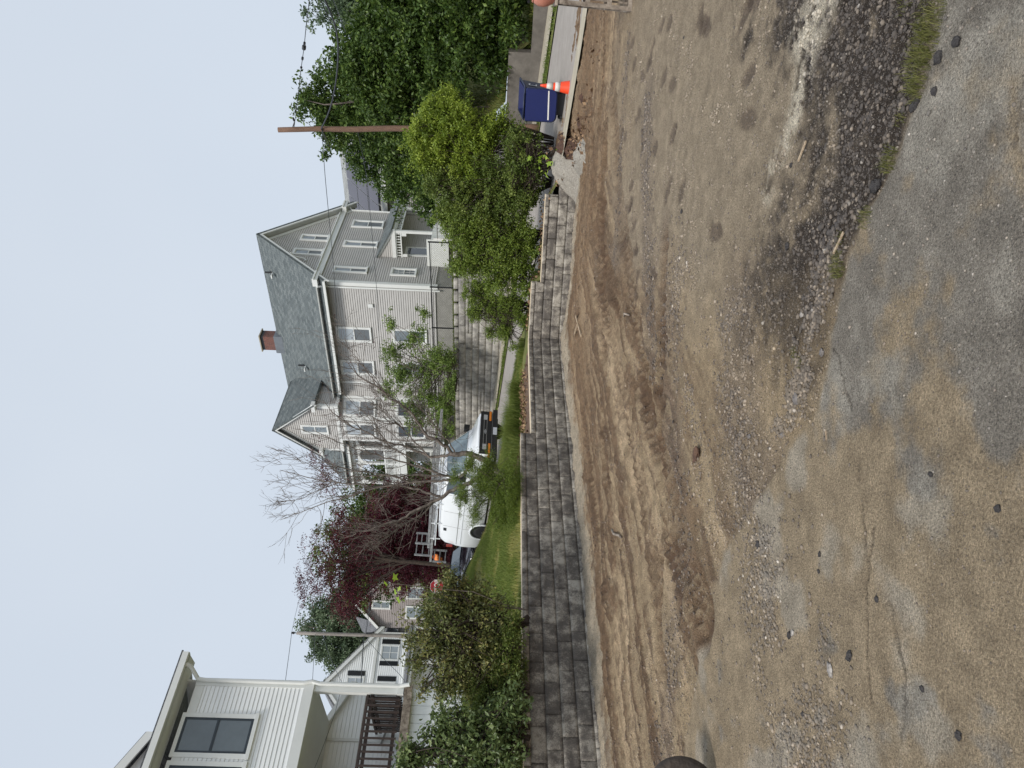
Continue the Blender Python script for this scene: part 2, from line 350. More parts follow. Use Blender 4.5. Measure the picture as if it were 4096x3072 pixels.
def lot_fields(X, Y):
    """height, colour and grit of the building lot"""
    w1 = fbm(X*.9, Y*.9, 3)-.5; w2 = fbm(X*3.1, Y*3.1, 5)-.5; w3 = fbm(X*11, Y*11, 9, 3)-.5
    vv, uu = polyd(X, Y, [tuple(WC-WL*30), tuple(WC), tuple(WC+RD*30)]); vv = vv+w1*.25      # distance from the wall foot and place along it
    st = fbm(uu*.45+w1, vv*4.2+w1*1.2, 21, 5)-.5                  # streaks dragged along the wall by the machine
    st2 = fbm(uu*.9, vv*13, 31, 4)-.5
    Z = w1*.05+w2*.018+w3*.008
    # colour bands by distance
    tan, brown, red = C3(168, 151, 126), C3(151, 132, 109), C3(132, 110, 88)
    gry, asp, dkg, wht = C3(152, 141, 126), C3(140, 135, 128), C3(62, 56, 53), C3(206, 199, 184)
    far = sstep(5.0, 8.5, Y+w1*2.5)[..., None]
    c = tan*(1-far)+(brown*.55+tan*.45)*far
    nr_ = 1-sstep(4.2, 7.0, vv); k = sstep(-.02, .16, st+.45*st2+.3*w3+.25*(fbm(X*26, Y*26, 41, 3)-.5))[..., None]*nr_[..., None]; c = c*(1-k*.85)+C3(118, 97, 78)*k*.85
    k = sstep(.02, .16, -st+.2*w2)[..., None]*nr_[..., None]; c = c*(1-k*.8)+C3(188, 168, 142)*k*.8
    k = sstep(.05, .16, st2+.4*w2)[..., None]*nr_[..., None]*.55; c = c*(1-k)+C3(92, 74, 60)*k
    k = (sstep(9.5, 12.5, Y+.12*X+w1*2)*.55)[..., None]; c = c*(1-k)+red*k
    cl_ = fbm(X*9, Y*9, 15, 4)-.5; Z = Z+(st*.075+st2*.06)*nr_+cl_*.06*nr_*sstep(.40, .6, fbm(uu*.5, vv*.8, 91))+.02*(fbm(X*24, Y*24, 14, 2)-.5)*(.3+nr_)
    k = (sstep(.10, .22, cl_+.4*st2)*nr_*.5)[..., None]; c = c*(1-k)+C3(96, 78, 64)*k
    # dusty grey flat on the right
    k = (sstep(.3, 1.4, X+w1*1.5-.12*(Y-5))*(1-sstep(8, 11, Y+w1*3))*.75)[..., None]; c = c*(1-k)+gry*k
    grit = .45+.4*sstep(-.05, .25, w2)
    # coarse gravelly belt
    for pts, wd, st_ in (([(-1.6, 3.7), (-.9, 3.95), (-.2, 4.3), (.5, 4.5)], .34, .9), ([(-3.4, 5.9), (-1.2, 5.6), (.1, 6.0), (1.4, 6.6)], .22, .7), ([(.4, 6.8), (1.9, 7.5), (3.1, 7.6)], .25, .8), ([(1.7, 9.2), (3.0, 9.3), (4.4, 9.0)], .16, .6), ([(-1.9, 3.1), (-1.2, 3.35), (-.5, 3.7)], .2, .75)):
        d, _ = polyd(X+w2*.5, Y+w1*.6, pts); k = (1-sstep(wd*.4, wd*1.7, d))*st_*(.55+.9*np.clip(w2+.4, 0, 1)); grit = np.maximum(grit, k)
        k = (k*.55)[..., None]; c = c*(1-k)+C3(112, 102, 96)*k
        Z = Z+w3*.03*(1-sstep(wd*.4, wd*1.7, d))
    # asphalt in the foreground with dust lying on it
    yb = np.interp(X+w2*.16, YB[0], YB[1])+w3*.05
    ka = 1-sstep(-.05, .05, Y-yb)
    dust = sstep(-.05, .20, (fbm(X*2.9+5, Y*2.9, 44, 7, .62)-.5)*1.2+.42*sstep(.5, -.5, X)+.04*sstep(2.7, 3.5, Y)-.15); dust = np.clip(dust, 0, .8)
    ca = asp*(1-dust[..., None])+tan*.97*dust[..., None]
    kw = sstep(.06, .2, fbm(X*2.9, Y*2.9, 61, 6)-.5)[..., None]*.5; ca = ca*(1-kw)+C3(180, 176, 168)*kw
    c = c*(1-ka[..., None])+ca*ka[..., None]; grit = grit*(1-ka)+ka*(.55-.25*dust); Z = Z*(1-ka*.8)+.012*ka
    # dark loose strip of ground up asphalt beyond the boundary
    top = np.interp(X, [-.1, .2, .43, .8, 1.1, 1.4, 1.7, 2.2, 3, 5], [3.65, 4.05, 4.3, 3.85, 3.5, 3.35, 3.45, 4.1, 4.6, 4.6])
    w4 = fbm(X*28, Y*28, 19, 3)-.5
    kd = sstep(-.02, .08, Y-yb)*(1-sstep(-.35, .45, Y-top+w2*1.3+w3*.9+w4*.5))*sstep(-.35, .75, X+w2*1.2+w3*.5)
    c = c*(1-(kd*.95)[..., None])+dkg*(kd*.95)[..., None]; grit = np.maximum(grit, kd); Z = Z+kd*(w3*.05+.012+w4*.02)
    # pale trail of powder
    d, _ = polyd(X+w3*.12, Y+w2*.2, [(2.6, 3.0), (1.95, 3.35), (1.81, 3.55), (1.61, 3.62), (1.34, 3.85), (1.2, 4.0)]); wd_ = np.interp(X, [1.2, 1.6, 1.8, 2.1], [.5, .75, 1.15, .8]); kp = (1-sstep(.0, .26, d/wd_+w2*.25))*sstep(-.16, .16, w3*1.1+w4*.9+.06)*.85
    c = c*(1-kp[..., None])+wht*kp[..., None]
    for pts in ([(.22, 3.15), (-.1, 2.95), (-.35, 2.86), (-.62, 2.8)], [(-.75, 2.62), (-1.0, 2.5), (-1.22, 2.5), (-1.6, 2.4)], [(-.5, 2.75), (-.8, 2.8), (-1.2, 2.72)], [(1.6, 2.15), (1.3, 1.95), (.8, 2.05)]):
        d, _ = polyd(X+w3*.1, Y+w2*.12+w4*.03, pts); k = (1-sstep(.002, .014, d))*sstep(-.2, .05, w3+w2); c = c*(1-(k*.6)[..., None])+C3(66, 60, 56)*(k*.6)[..., None]; Z = Z-k*.01
    # boot prints and scuffs, darker and pressed in, on the dusty flat
    rs = np.random.default_rng(5)
    for _ in range(60):
        px = rs.uniform(1.0, 4.6); py = rs.uniform(4.2, 9.5)
        if abs(px/py) > .6: continue
        an = rs.uniform(-.5, .5); dx, dy = X-px, Y-py; u_, v_ = dx*math.cos(an)+dy*math.sin(an), -dx*math.sin(an)+dy*math.cos(an)
        k = (1-sstep(.6, 1.1, np.sqrt((u_/.08)**2+(v_/.17)**2)+w3*.8)); c = c*(1-(k*.6)[..., None])+C3(84, 72, 66)*(k*.6)[..., None]; Z = Z-k*.012
    # tyre tracks with lug ribs
    for pts, wd in (([(6.5, 12.9), (3.4, 12.2), (1.6, 11.2), (.3, 9.6), (-.9, 7.6), (-2.0, 6.2), (-3.6, 5.2)], .17), ([(6.5, 11.4), (3.4, 11.0), (1.9, 10.1), (.9, 8.6), (-.3, 6.9), (-1.6, 5.6)], .17),
                    ([(-4.2, 7.3), (-2.4, 8.3), (-.6, 9.6), (1.5, 10.4), (4.5, 10.6)], .16), ([(-4.0, 5.7), (-2.2, 6.1), (0, 6.3), (2, 6.6)], .12), ([(4.6, 10.2), (2.4, 9.15), (1.08, 8.0), (.09, 7.2), (-.6, 6.3), (-1.1, 5.6), (-1.5, 4.9)], .21), ([(4.3, 12.3), (1.9, 10.6), (.78, 9.5), (-.19, 8.3), (-.94, 7.3), (-1.6, 6.4)], .22), ([(6.0, 13.9), (3.5, 13.6), (1.2, 13.4), (-.8, 11.4), (-2.4, 9.0)], .16)):
        d, arc = polyd(X+w1*.3, Y+w1*.5, pts); k = 1-sstep(wd*.8, wd*1.3, d); vis = np.maximum(sstep(-.18, .05, fbm(X*1.1, Y*1.1, 77)-.5), .55*(wd > .2))
        rib = np.sin(arc*2*math.pi/.13+d*14); Z = Z+vis*k*(-.035+.022*rib)+vis*np.exp(-((d-wd*1.4)/.06)**2)*.022
        kk = (k*vis*(.5-.3*rib))[..., None]; c = c*(1-kk)+C3(96, 76, 62)*kk
    # grey stone bedding along the foot of the wall
    s_ = (WC[0]-X)*WL[0]+(WC[1]-Y)*WL[1]; dl = (X-WC[0])*WN[0]+(Y-WC[1])*WN[1]; dr = (X-WC[0])*RN[0]+(Y-WC[1])*RN[1]
    dw = np.minimum(np.where((dl > -.4) & (s_ > -.3), np.abs(dl), 9), np.where((dr > -.4) & (X < 4.9) & (X > WC[0]-.2), np.abs(dr), 9))
    kb = 1-sstep(.45, 1.0, dw+w2*.55+w1*.5+w3*.5+.02*(16-Y))
    c = c*(1-(kb*.8)[..., None])+C3(182, 174, 160)*(kb*.8)[..., None]; grit = np.maximum(grit, kb*.6)
    Z = Z+.03*(1-sstep(0, .75, dw))*sstep(1.5, .8, X)-.08*sstep(1.0, 2.2, X)*(1-sstep(4.3, 5.0, X))*(1-sstep(.9, 4.0, dw))+kb*w3*.03
    a_, q_ = aq_of(X, Y); Z = Z+rzn(a_)*sstep(-2.3, -.9, q_)*(a_ < 6)*sstep(4.7, 5.5, X)
    return Z, c*np.clip(1+w3[..., None]*.45, .7, 1.3)*np.array([1.37, 1.34, 1.28]), np.clip(grit, 0, 1)
def build_lot():
    nr, nk = 700, 900
    ys = 1.15*(20.5/1.15)**(np.arange(nr)/(nr-1)); ks = np.linspace(-1.02, 1.02, nk)
    Y, K = np.meshgrid(ys, ks, indexing='ij'); X = K*(Y+.35)
    Z, c, g = lot_fields(X, Y)
    V = np.c_[X.ravel(), Y.ravel(), Z.ravel()]; i = np.arange(nr*nk).reshape(nr, nk)
    keep = ((X-WC[0])*WN[0]+(Y-WC[1])*WN[1] > -1.0) | ((X-WC[0])*RN[0]+(Y-WC[1])*RN[1] > -1.0)
    a_, q_ = aq_of(X, Y); keep &= (q_ < .8)
    kf = keep[:-1, :-1].ravel()
    Fc = np.c_[i[:-1, :-1].ravel(), i[:-1, 1:].ravel(), i[1:, 1:].ravel(), i[1:, :-1].ravel()][kf]
    o = npmesh('dirt_ground', V, Fc, M['dirt'], attrs={'paint': c.reshape(-1, 3), 'grit': g.ravel()}, smooth=True)
    o['kind'] = 'structure'; o['label'] = 'graded brown dirt lot with tyre tracks and broken asphalt'
    V = np.array([[-300, -300, -.09], [300, -300, -.09], [300, 600, -.09], [-300, 600, -.09]])
    o = npmesh('ground', V, [[0, 1, 2, 3]], M['dirt'], attrs={'paint': np.tile(C3(160, 145, 126), (4, 1)), 'grit': np.full(4, .5)}); o['kind'] = 'structure'
    print('lot')
build_lot()

# stones scattered on the lot
OCT = np.array([[1, 0, 0], [-1, 0, 0], [0, 1, 0], [0, -1, 0], [0, 0, 1], [0, 0, -1]], float)
def ico(sub=1):
    t = (1+5**.5)/2; v = np.array([[-1, t, 0], [1, t, 0], [-1, -t, 0], [1, -t, 0], [0, -1, t], [0, 1, t], [0, -1, -t], [0, 1, -t], [t, 0, -1], [t, 0, 1], [-t, 0, -1], [-t, 0, 1]], float)
    v /= np.linalg.norm(v[0]); f = [(0, 11, 5), (0, 5, 1), (0, 1, 7), (0, 7, 10), (0, 10, 11), (1, 5, 9), (5, 11, 4), (11, 10, 2), (10, 7, 6), (7, 1, 8), (3, 9, 4), (3, 4, 2), (3, 2, 6), (3, 6, 8), (3, 8, 9), (4, 9, 5), (2, 4, 11), (6, 2, 10), (8, 6, 7), (9, 8, 1)]
    for _ in range(sub):
        vs = [tuple(x) for x in v]; idx = {}; nf = []
        def mid(a, b):
            k = (min(a, b), max(a, b))
            if k not in idx:
                m_ = (np.array(vs[a])+np.array(vs[b]))/2; m_ /= np.linalg.norm(m_); vs.append(tuple(m_)); idx[k] = len(vs)-1
            return idx[k]
        for a, b, c in f: ab, bc, ca = mid(a, b), mid(b, c), mid(c, a); nf += [(a, ab, ca), (b, bc, ab), (c, ca, bc), (ab, bc, ca)]
        v = np.array(vs); f = nf
    return v, np.array(f)
def stones(name, P, size, cols, sub=0, flat=.65, label=None):
    v, f = ico(sub); N = len(P); nv = len(v)
    jit = 1+RNG.uniform(-.28, .28, (N, nv, 1)); S = size[:, None, None]*np.stack([RNG.uniform(.75, 1.3, N), RNG.uniform(.75, 1.3, N), RNG.uniform(.45, .85, N)*flat/.65], -1)[:, None, :]
    A_ = RNG.uniform(0, 6.28, N); W = v[None]*jit*S; ca, sa = np.cos(A_)[:, None], np.sin(A_)[:, None]
    X = W[..., 0]*ca-W[..., 1]*sa; Y = W[..., 0]*sa+W[..., 1]*ca
    V = np.stack([X, Y, W[..., 2]], -1)+P[:, None, :]; Fc = (f[None]+(np.arange(N)*nv)[:, None, None]).reshape(-1, 3)
    C = np.repeat(cols, nv, 0)*(1+.12*RNG.standard_normal((N*nv, 1)))
    o = npmesh(name, V.reshape(-1, 3), Fc, M['pebble'], attrs={'paint': np.clip(C, 0, 1)}); o['kind'] = 'stuff'
    if label: o['label'] = label
    return o
def pebmat():
    m, n, b = newmat('stone'); a = n.nodes.new('ShaderNodeAttribute'); a.attribute_name = 'paint'; n.links.new(a.outputs['Color'], b.inputs['Base Color']); b.inputs['Roughness'].default_value = .85; return m
M['pebble'] = pebmat()
def scatter():
    N = 700000
    y = 1.6*(17/1.6)**RNG.random(N)**.8; x = RNG.uniform(-.62, .62, N)*(y+.2)
    Z, c, g = lot_fields(x, y)
    a_, q_ = aq_of(x, y)
    s_ = (x-WC[0])*WN[0]+(y-WC[1])*WN[1]; r_ = (x-WC[0])*RN[0]+(y-WC[1])*RN[1]
    ybn = np.interp(x, YB[0], YB[1]); onas = y < ybn
    keep = (RNG.random(N) < np.clip(g*1.2-.42, .012, 1)**1.5*.4*np.where(onas, .45, 1)) & (q_ < -.9) & (s_ > .05) & ((r_ > .05) | (x < WC[0]) )
    x, y, Z, c, g, onas = x[keep], y[keep], Z[keep], c[keep], g[keep], onas[keep]; N = len(x)
    sz = (.0022+.0085*RNG.random(N)**4)*(.7+.5*g)*(1+.07*y)*np.where(onas, .62, .85)
    pal = np.array([C3(74, 70, 68), C3(92, 86, 81), C3(120, 110, 100), C3(156, 144, 130), C3(60, 56, 56), C3(186, 178, 168)])
    k = RNG.choice(6, N, p=[.32, .3, .2, .08, .09, .01]); cols = pal[k]*.45+c*.45
    stones('gravel', np.c_[x, y, Z+sz*.15], sz, cols, 0); print('pebbles', N)
    Q = []; SZ = []
    for pts, wd, n, s0 in (([(-1.9, 3.3), (-1.3, 3.75), (-.7, 4.0), (-.1, 4.35), (.5, 4.7)], .26, 9000, .0075), ([(.75, 3.2), (.35, 3.38), (.05, 3.5), (-.15, 3.75)], .09, 3600, .0085), ([(-3.2, 6.0), (-1.2, 5.4), (.2, 5.6), (1.2, 6.2)], .3, 6000, .009), ([(.2, 6.6), (1.9, 7.4), (3.1, 7.6)], .22, 3500, .010), ([(1.7, 9.2), (3.0, 9.3), (4.4, 9.0)], .16, 1500, .012), ([(-2.2, 2.9), (-1.5, 3.1), (-.9, 3.4)], .2, 4000, .007), ([(-2, 5), (2, 4)], 1.2, 7000, .006), ([(-.8, 2.3), (1.0, 2.4)], .5, 1800, .0032)):
        p = np.array(pts); t = RNG.random(n)*(len(p)-1); i = np.minimum(t.astype(int), len(p)-2); f = (t-i)[:, None]; q = p[i]*(1-f)+p[i+1]*f+RNG.standard_normal((n, 2))*wd*.7
        Q.append(q); SZ.append(s0*(.35+RNG.random(n)**3*1.5))
    q = np.vstack(Q); sz = np.concatenate(SZ); cl = fbm(q[:, 0]*4, q[:, 1]*4, 71); k = RNG.random(len(q)) < np.clip((cl-.35)*4, .05, 1); q, sz = q[k], sz[k]
    Z, c, g = lot_fields(q[:, 0], q[:, 1]); kk = RNG.choice(6, len(q), p=[.34, .3, .18, .07, .1, .01])
    stones('gravel', np.c_[q, Z+sz*.2], sz, pal[kk]*.75+c*.2, 0)
scatter()

# ---------------------------------------------------------------- road, kerb side, lawns, hill
def nzf(f, amp, sc, seed):
    return lambda a, q: f(a, q)+amp*(fbm(a*sc, q*sc, seed)-.5)
road = aq_grid('road', -40, 75, 0, 6.2, 460, 20, nzf(lambda a, q: rzn(a)+.02*np.sin(np.pi*q/6.2), .015, 1.0, 1), M['asph'])
aq_grid('concrete_apron', -40, 2.6, -.85, .06, 160, 5, lambda a, q: rzn(a)+.012+.02*(q < 0), M['concrete'])
aq_grid('verge', -40, 75, 6.2, 6.9, 300, 4, lambda a, q: rzn(a)+.03, M['lawnbase'])
aq_grid('sidewalk', -40, 75, 6.9, 8.9, 300, 6, lambda a, q: rzn(a)+.07+.012*(np.abs((a % 1.6)-.8) < .78), M['concrete'])
def yard_z(a, q):
    b = 1.55+.0*a; hi = 3.3+np.clip((q-9)*.05, 0, .25)
    z = b+(hi-b)*sstep(5.6, 7.2, a); z = z+np.clip(q-24, 0, 300)*.006
    return z-(.80*(1-sstep(3.8, 4.3, a))*(1-sstep(10, 17, q)))
aq_grid('yard_ground', -60, 160, 9.2, 220, 440, 240, nzf(yard_z, .12, .4, 2), M['lawnbase'])
def left_z(a, q): return rzn(a)+.05+np.clip(-q, 0, 40)*.05
# lawn between the block wall and the street: ruled from the wall line to the road edge
def lawn_z(X, Y):
    a, q = aq_of(X, Y); w_ = -((X-WC[0])*WN[0]+(Y-WC[1])*WN[1]); wr = -((X-WC[0])*RN[0]+(Y-WC[1])*RN[1])
    wv = np.where(X < WC[0], w_, np.minimum(w_, wr)); wv = np.maximum(wv, 0)
    S_ = (WC[0]-X)*WL[0]+(WC[1]-Y)*WL[1]; R_ = (X-WC[0])*RD[0]+(Y-WC[1])*RD[1]
    base = np.where(S_ > .4, np.interp(S_, [3.3, 3.4], [.72, .93]), np.interp(R_, [1.2, 1.35, 3.1, 3.4, 3.9, 4.8], [.72, .53, .50, .34, .16, .05]))
    z = base+.075*wv+.05*wv*sstep(-4, -8, X)
    z = z+.05*(fbm(X*.8, Y*.8, 8)-.5)
    lim = rzn(a)+.12+1.1*np.maximum(-q, 0)
    return np.minimum(z, lim)+.0
def lawn_xy(n, s0=None):
    pass
def build_lawn():
    lo = [(-13.5, -3.45)]+[(WC[0]-WL[0]*s-WN[0]*.2, WC[1]-WL[1]*s-WN[1]*.2) for s in np.linspace(18, .1, 120)]+[(WC[0]+RD[0]*s-RN[0]*.2, WC[1]+RD[1]*s-RN[1]*.2) for s in np.linspace(.15, 3.9, 36)]+[(5.35, 15.2)]
    lo = np.array(lo); n = len(lo)
    aa = np.interp(np.linspace(0, 1, n), [0, .12, .3, .75, 1], [48, 40, 27, 8, 1.9]); hi = P0+EA*aa[:, None]-NQ*.03
    t = np.linspace(0, 1, 60)[None, :, None]; XY = lo[:, None]*(1-t)+hi[:, None]*t; X, Y = XY[..., 0], XY[..., 1]
    Z = lawn_z(X, Y); V = np.c_[X.ravel(), Y.ravel(), Z.ravel()]; i = np.arange(n*60).reshape(n, 60)
    Fc = np.c_[i[:-1, :-1].ravel(), i[1:, :-1].ravel(), i[1:, 1:].ravel(), i[:-1, 1:].ravel()]
    o = npmesh('lawn', V, Fc, M['lawnbase'], smooth=True); o['kind'] = 'structure'
build_lawn()
def mound(name, cx, cy, rx, ry, h, z0, m, seed, ang=0, kind='structure', rough=.12):
    n = 60; u_, v_ = np.meshgrid(np.linspace(-1, 1, n), np.linspace(-1, 1, n)); r = np.sqrt(u_*u_+v_*v_)
    x = u_*rx; y = v_*ry; X = cx+x*math.cos(ang)-y*math.sin(ang); Y = cy+x*math.sin(ang)+y*math.cos(ang)
    nz_ = fbm(X*2.2, Y*2.2, seed)-.5; e = 1-sstep(.1, 1.0, r+nz_*.5)
    Z = z0-.1+(h+.1)*e+rough*e*(fbm(X*7, Y*7, seed+3)-.5)
    i = np.arange(n*n).reshape(n, n); Fc = np.c_[i[:-1, :-1].ravel(), i[:-1, 1:].ravel(), i[1:, 1:].ravel(), i[1:, :-1].ravel()]
    o = npmesh(name, np.c_[X.ravel(), Y.ravel(), Z.ravel()], Fc, m, smooth=True); o['kind'] = kind; return o
mound('gravel_slope', 4.85, 15.45, .95, .8, .46, .0, M['greygrav'], 4, -.5)
mound('gravel_slope', 4.62, 14.3, .42, 1.25, .16, -.06, M['greygrav'], 9, .05)
mound('soil_bank', 5.15, 15.2, .55, 1.15, .30, .02, M['mulchd'], 6, -.35, rough=.3)
mound('soil_bank', 5.3, 13.6, .5, 1.4, .09, .0, M['mulchd'], 7, .5, rough=.25)
# brown planting soil behind the middle of the wall
def soil_strip():
    n = 90; ss = np.linspace(-.2, 3.6, n); tt = np.linspace(.10, 1.55, 16)
    S_, T_ = np.meshgrid(ss, tt, indexing='ij'); X = WC[0]-WL[0]*S_-WN[0]*T_; Y = WC[1]-WL[1]*S_-WN[1]*T_
    Z = lawn_z(X, Y)+.02+.04*(fbm(X*6, Y*6, 12)-.5)-.2*sstep(1.2, 1.55, T_+.3*(fbm(X*2, Y*2, 3)-.5))
    i = np.arange(n*16).reshape(n, 16); Fc = np.c_[i[:-1, :-1].ravel(), i[1:, :-1].ravel(), i[1:, 1:].ravel(), i[:-1, 1:].ravel()]
    o = npmesh('soil_bed', np.c_[X.ravel(), Y.ravel(), Z.ravel()], Fc, M['mulch'], smooth=True); o['kind'] = 'structure'
soil_strip()

# ---------------------------------------------------------------- split-faced block walls
def rockmat(name, dark, mid, light, nsc=5.0):
    m, n, b = newmat(name); L = n.links; tc_ = n.nodes.new('ShaderNodeTexCoord'); at = n.nodes.new('ShaderNodeAttribute'); at.attribute_name = 'tint'
    def noise(s, d=6):
        t = n.nodes.new('ShaderNodeTexNoise'); t.inputs['Scale'].default_value = s; t.inputs['Detail'].default_value = d; t.inputs['Roughness'].default_value = .68; L.new(tc_.outputs['Object'], t.inputs['Vector']); return t
    a = noise(nsc); f = noise(55, 4); ad = n.nodes.new('ShaderNodeMath'); ad.operation = 'MULTIPLY_ADD'; ad.inputs[1].default_value = .13; ad.inputs[2].default_value = -.065
    L.new(at.outputs['Fac'], ad.inputs[0]); s = n.nodes.new('ShaderNodeMath'); L.new(a.outputs['Fac'], s.inputs[0]); L.new(ad.outputs[0], s.inputs[1])
    s2 = n.nodes.new('ShaderNodeMath'); s2.operation = 'MULTIPLY_ADD'; s2.inputs[1].default_value = .5; L.new(f.outputs['Fac'], s2.inputs[0]); L.new(s.outputs[0], s2.inputs[2])
    c = n.nodes.new('ShaderNodeValToRGB'); c.color_ramp.elements[0].position = .64; c.color_ramp.elements[0].color = dark; c.color_ramp.elements[1].position = .90; c.color_ramp.elements[1].color = light
    e = c.color_ramp.elements.new(.75); e.color = mid; L.new(s2.outputs[0], c.inputs['Fac']); L.new(c.outputs[0], b.inputs['Base Color'])
    bp = n.nodes.new('ShaderNodeBump'); bp.inputs['Strength'].default_value = .6; bp.inputs['Distance'].default_value = .01; L.new(s2.outputs[0], bp.inputs['Height']); L.new(bp.outputs[0], b.inputs['Normal'])
    b.inputs['Roughness'].default_value = .9; return m
M['block'] = rockmat('charcoal split block', lin(92, 87, 82), lin(122, 116, 108), lin(170, 164, 153), 5.5)
M['stone'] = rockmat('grey ashlar block', lin(124, 121, 117), lin(150, 147, 141), lin(180, 176, 168), 3.0)
class Blocks:
    def __init__(s): s.V = []; s.F = []; s.T = []; s.n = 0
    def add(s, o, h, nrm, w_, ht, dep, nx=13, nz=6, amp=.017, cham=.007, top=True):
        o = np.array(o, float); h = np.append(h, 0) if len(h) == 2 else np.array(h); nrm = np.append(nrm, 0) if len(nrm) == 2 else np.array(nrm); up = np.array([0, 0, 1.])
        u_ = np.linspace(0, 1, nx); v_ = np.linspace(0, 1, nz); U, Vv = np.meshgrid(u_, v_, indexing='ij'); sd_ = s.n % 977
        d = amp*2*(fbm(U*w_*14+sd_*3.1, Vv*ht*14+sd_*1.7, 5, 3)-.5)+amp*(fbm(U*w_*40+sd_, Vv*ht*40, 6, 2)-.5)
        e = np.minimum(np.minimum(U*w_, (1-U)*w_), np.minimum(Vv*ht, (1-Vv)*ht)); d = d*np.clip(e/.02, 0, 1)-cham*(e < .004)
        gp = .0055
        P = o+h*(gp+(w_-2*gp)*U)[..., None]+up*((ht-.004)*Vv)[..., None]+nrm*(d)[..., None]
        b0 = s.n; k = nx*nz; s.V.append(P.reshape(-1, 3)); i = np.arange(k).reshape(nx, nz)+b0
        s.F.append(np.c_[i[:-1, :-1].ravel(), i[1:, :-1].ravel(), i[1:, 1:].ravel(), i[:-1, 1:].ravel()])
        ring = [i[x, 0] for x in range(nx)]+[i[nx-1, z] for z in range(1, nz)]+[i[x, nz-1] for x in range(nx-2, -1, -1)]+[i[0, z] for z in range(nz-2, 0, -1)]
        ring = np.array(ring); back = s.V[-1][ring-b0]; back = back-nrm*((back-o)@nrm)[:, None]-nrm*dep
        m = len(ring); bi = np.arange(m)+b0+k; s.V.append(back); s.F.append(np.c_[ring, bi, np.roll(bi, -1), np.roll(ring, -1)])
        s.T.append(np.full(k+m, random.random())); s.n += k+m
    def build(s, name, m, parent): return npmesh(name, np.vstack(s.V), np.vstack(s.F), m, parent, attrs={'tint': np.concatenate(s.T)}, smooth=False)
def retaining_wall():
    root = empty('retaining_wall', (WC[0], WC[1], 0), 'dark charcoal split block retaining wall with a pale capped top at the back of the dirt lot', 'retaining wall')
    bk = Blocks(); cp = Blocks(); tp = MB(); H = .203; BW = .4572
    def run(dirv, nrm, s0, s1, course_top, k, setb):
        # blocks along dirv from distance s0 to s1; course k counted from top
        j = math.floor(s0/BW)-1
        off = (k % 2)*BW*.5+k*.07
        while True:
            a_ = j*BW+off; b_ = a_+BW; j += 1
            if b_ <= s0+.02: continue
            if a_ >= s1-.02: break
            a_, b_ = max(a_, s0), min(b_, s1)
            o = np.array([WC[0]+dirv[0]*a_-nrm[0]*setb, WC[1]+dirv[1]*a_-nrm[1]*setb, course_top-H])
            h = np.array(dirv, float)
            bk.add(o, h, nrm, b_-a_, H, .26)
    def caps(dirv, nrm, s0, s1, top, setb, th=.09):
        j = 0; a_ = s0
        while a_ < s1-.01:
            b_ = min(a_+.42, s1)
            if s1-b_ < .1: b_ = s1
            o = np.array([WC[0]+dirv[0]*a_-nrm[0]*(setb-.012), WC[1]+dirv[1]*a_-nrm[1]*(setb-.012), top-th])
            cp.add(o, np.array(dirv), nrm, b_-a_, th, .27, 10, 4, .008, .006)
            q = [WC+dirv*t_-nrm*(setb+d_) for t_, d_ in ((a_+.002, -.006), (b_-.002, -.006), (b_-.002, .26), (a_+.002, .26))]
            tp.obox((q[0][0], q[0][1], top-.003), (q[1][0]-q[0][0], q[1][1]-q[0][1], 0), (q[3][0]-q[0][0], q[3][1]-q[0][1], 0), (0, 0, .006)); a_ = b_
    LD = -WL     # left run heads back towards the camera
    tops = [.889, .686, .483, .280, .077, -.126]
    for k, t in enumerate(tops):
        sb = .015*(5-k)-.015
        run(LD, WN, (3.34 if k == 0 else -.2), 19.5, t, k, sb)
        if k >= 1: run(RD, RN, -.2, (1.27, 3.22, 3.52, 3.9, 4.1)[k-1], t, k+1, sb)
    caps(LD, WN, 3.34, 19.5, .979, .066); caps(LD, WN, -.15, 3.33, .776, .049)
    caps(RD, RN, -.15, 1.27, .7765, .049); caps(RD, RN, 1.28, 3.22, .573, .032)
    b = bk.build('block_courses', M['block'], root); c = cp.build('cap_stones', M['block'], root); tp.build('cap_top', M['cream'], root)
retaining_wall()

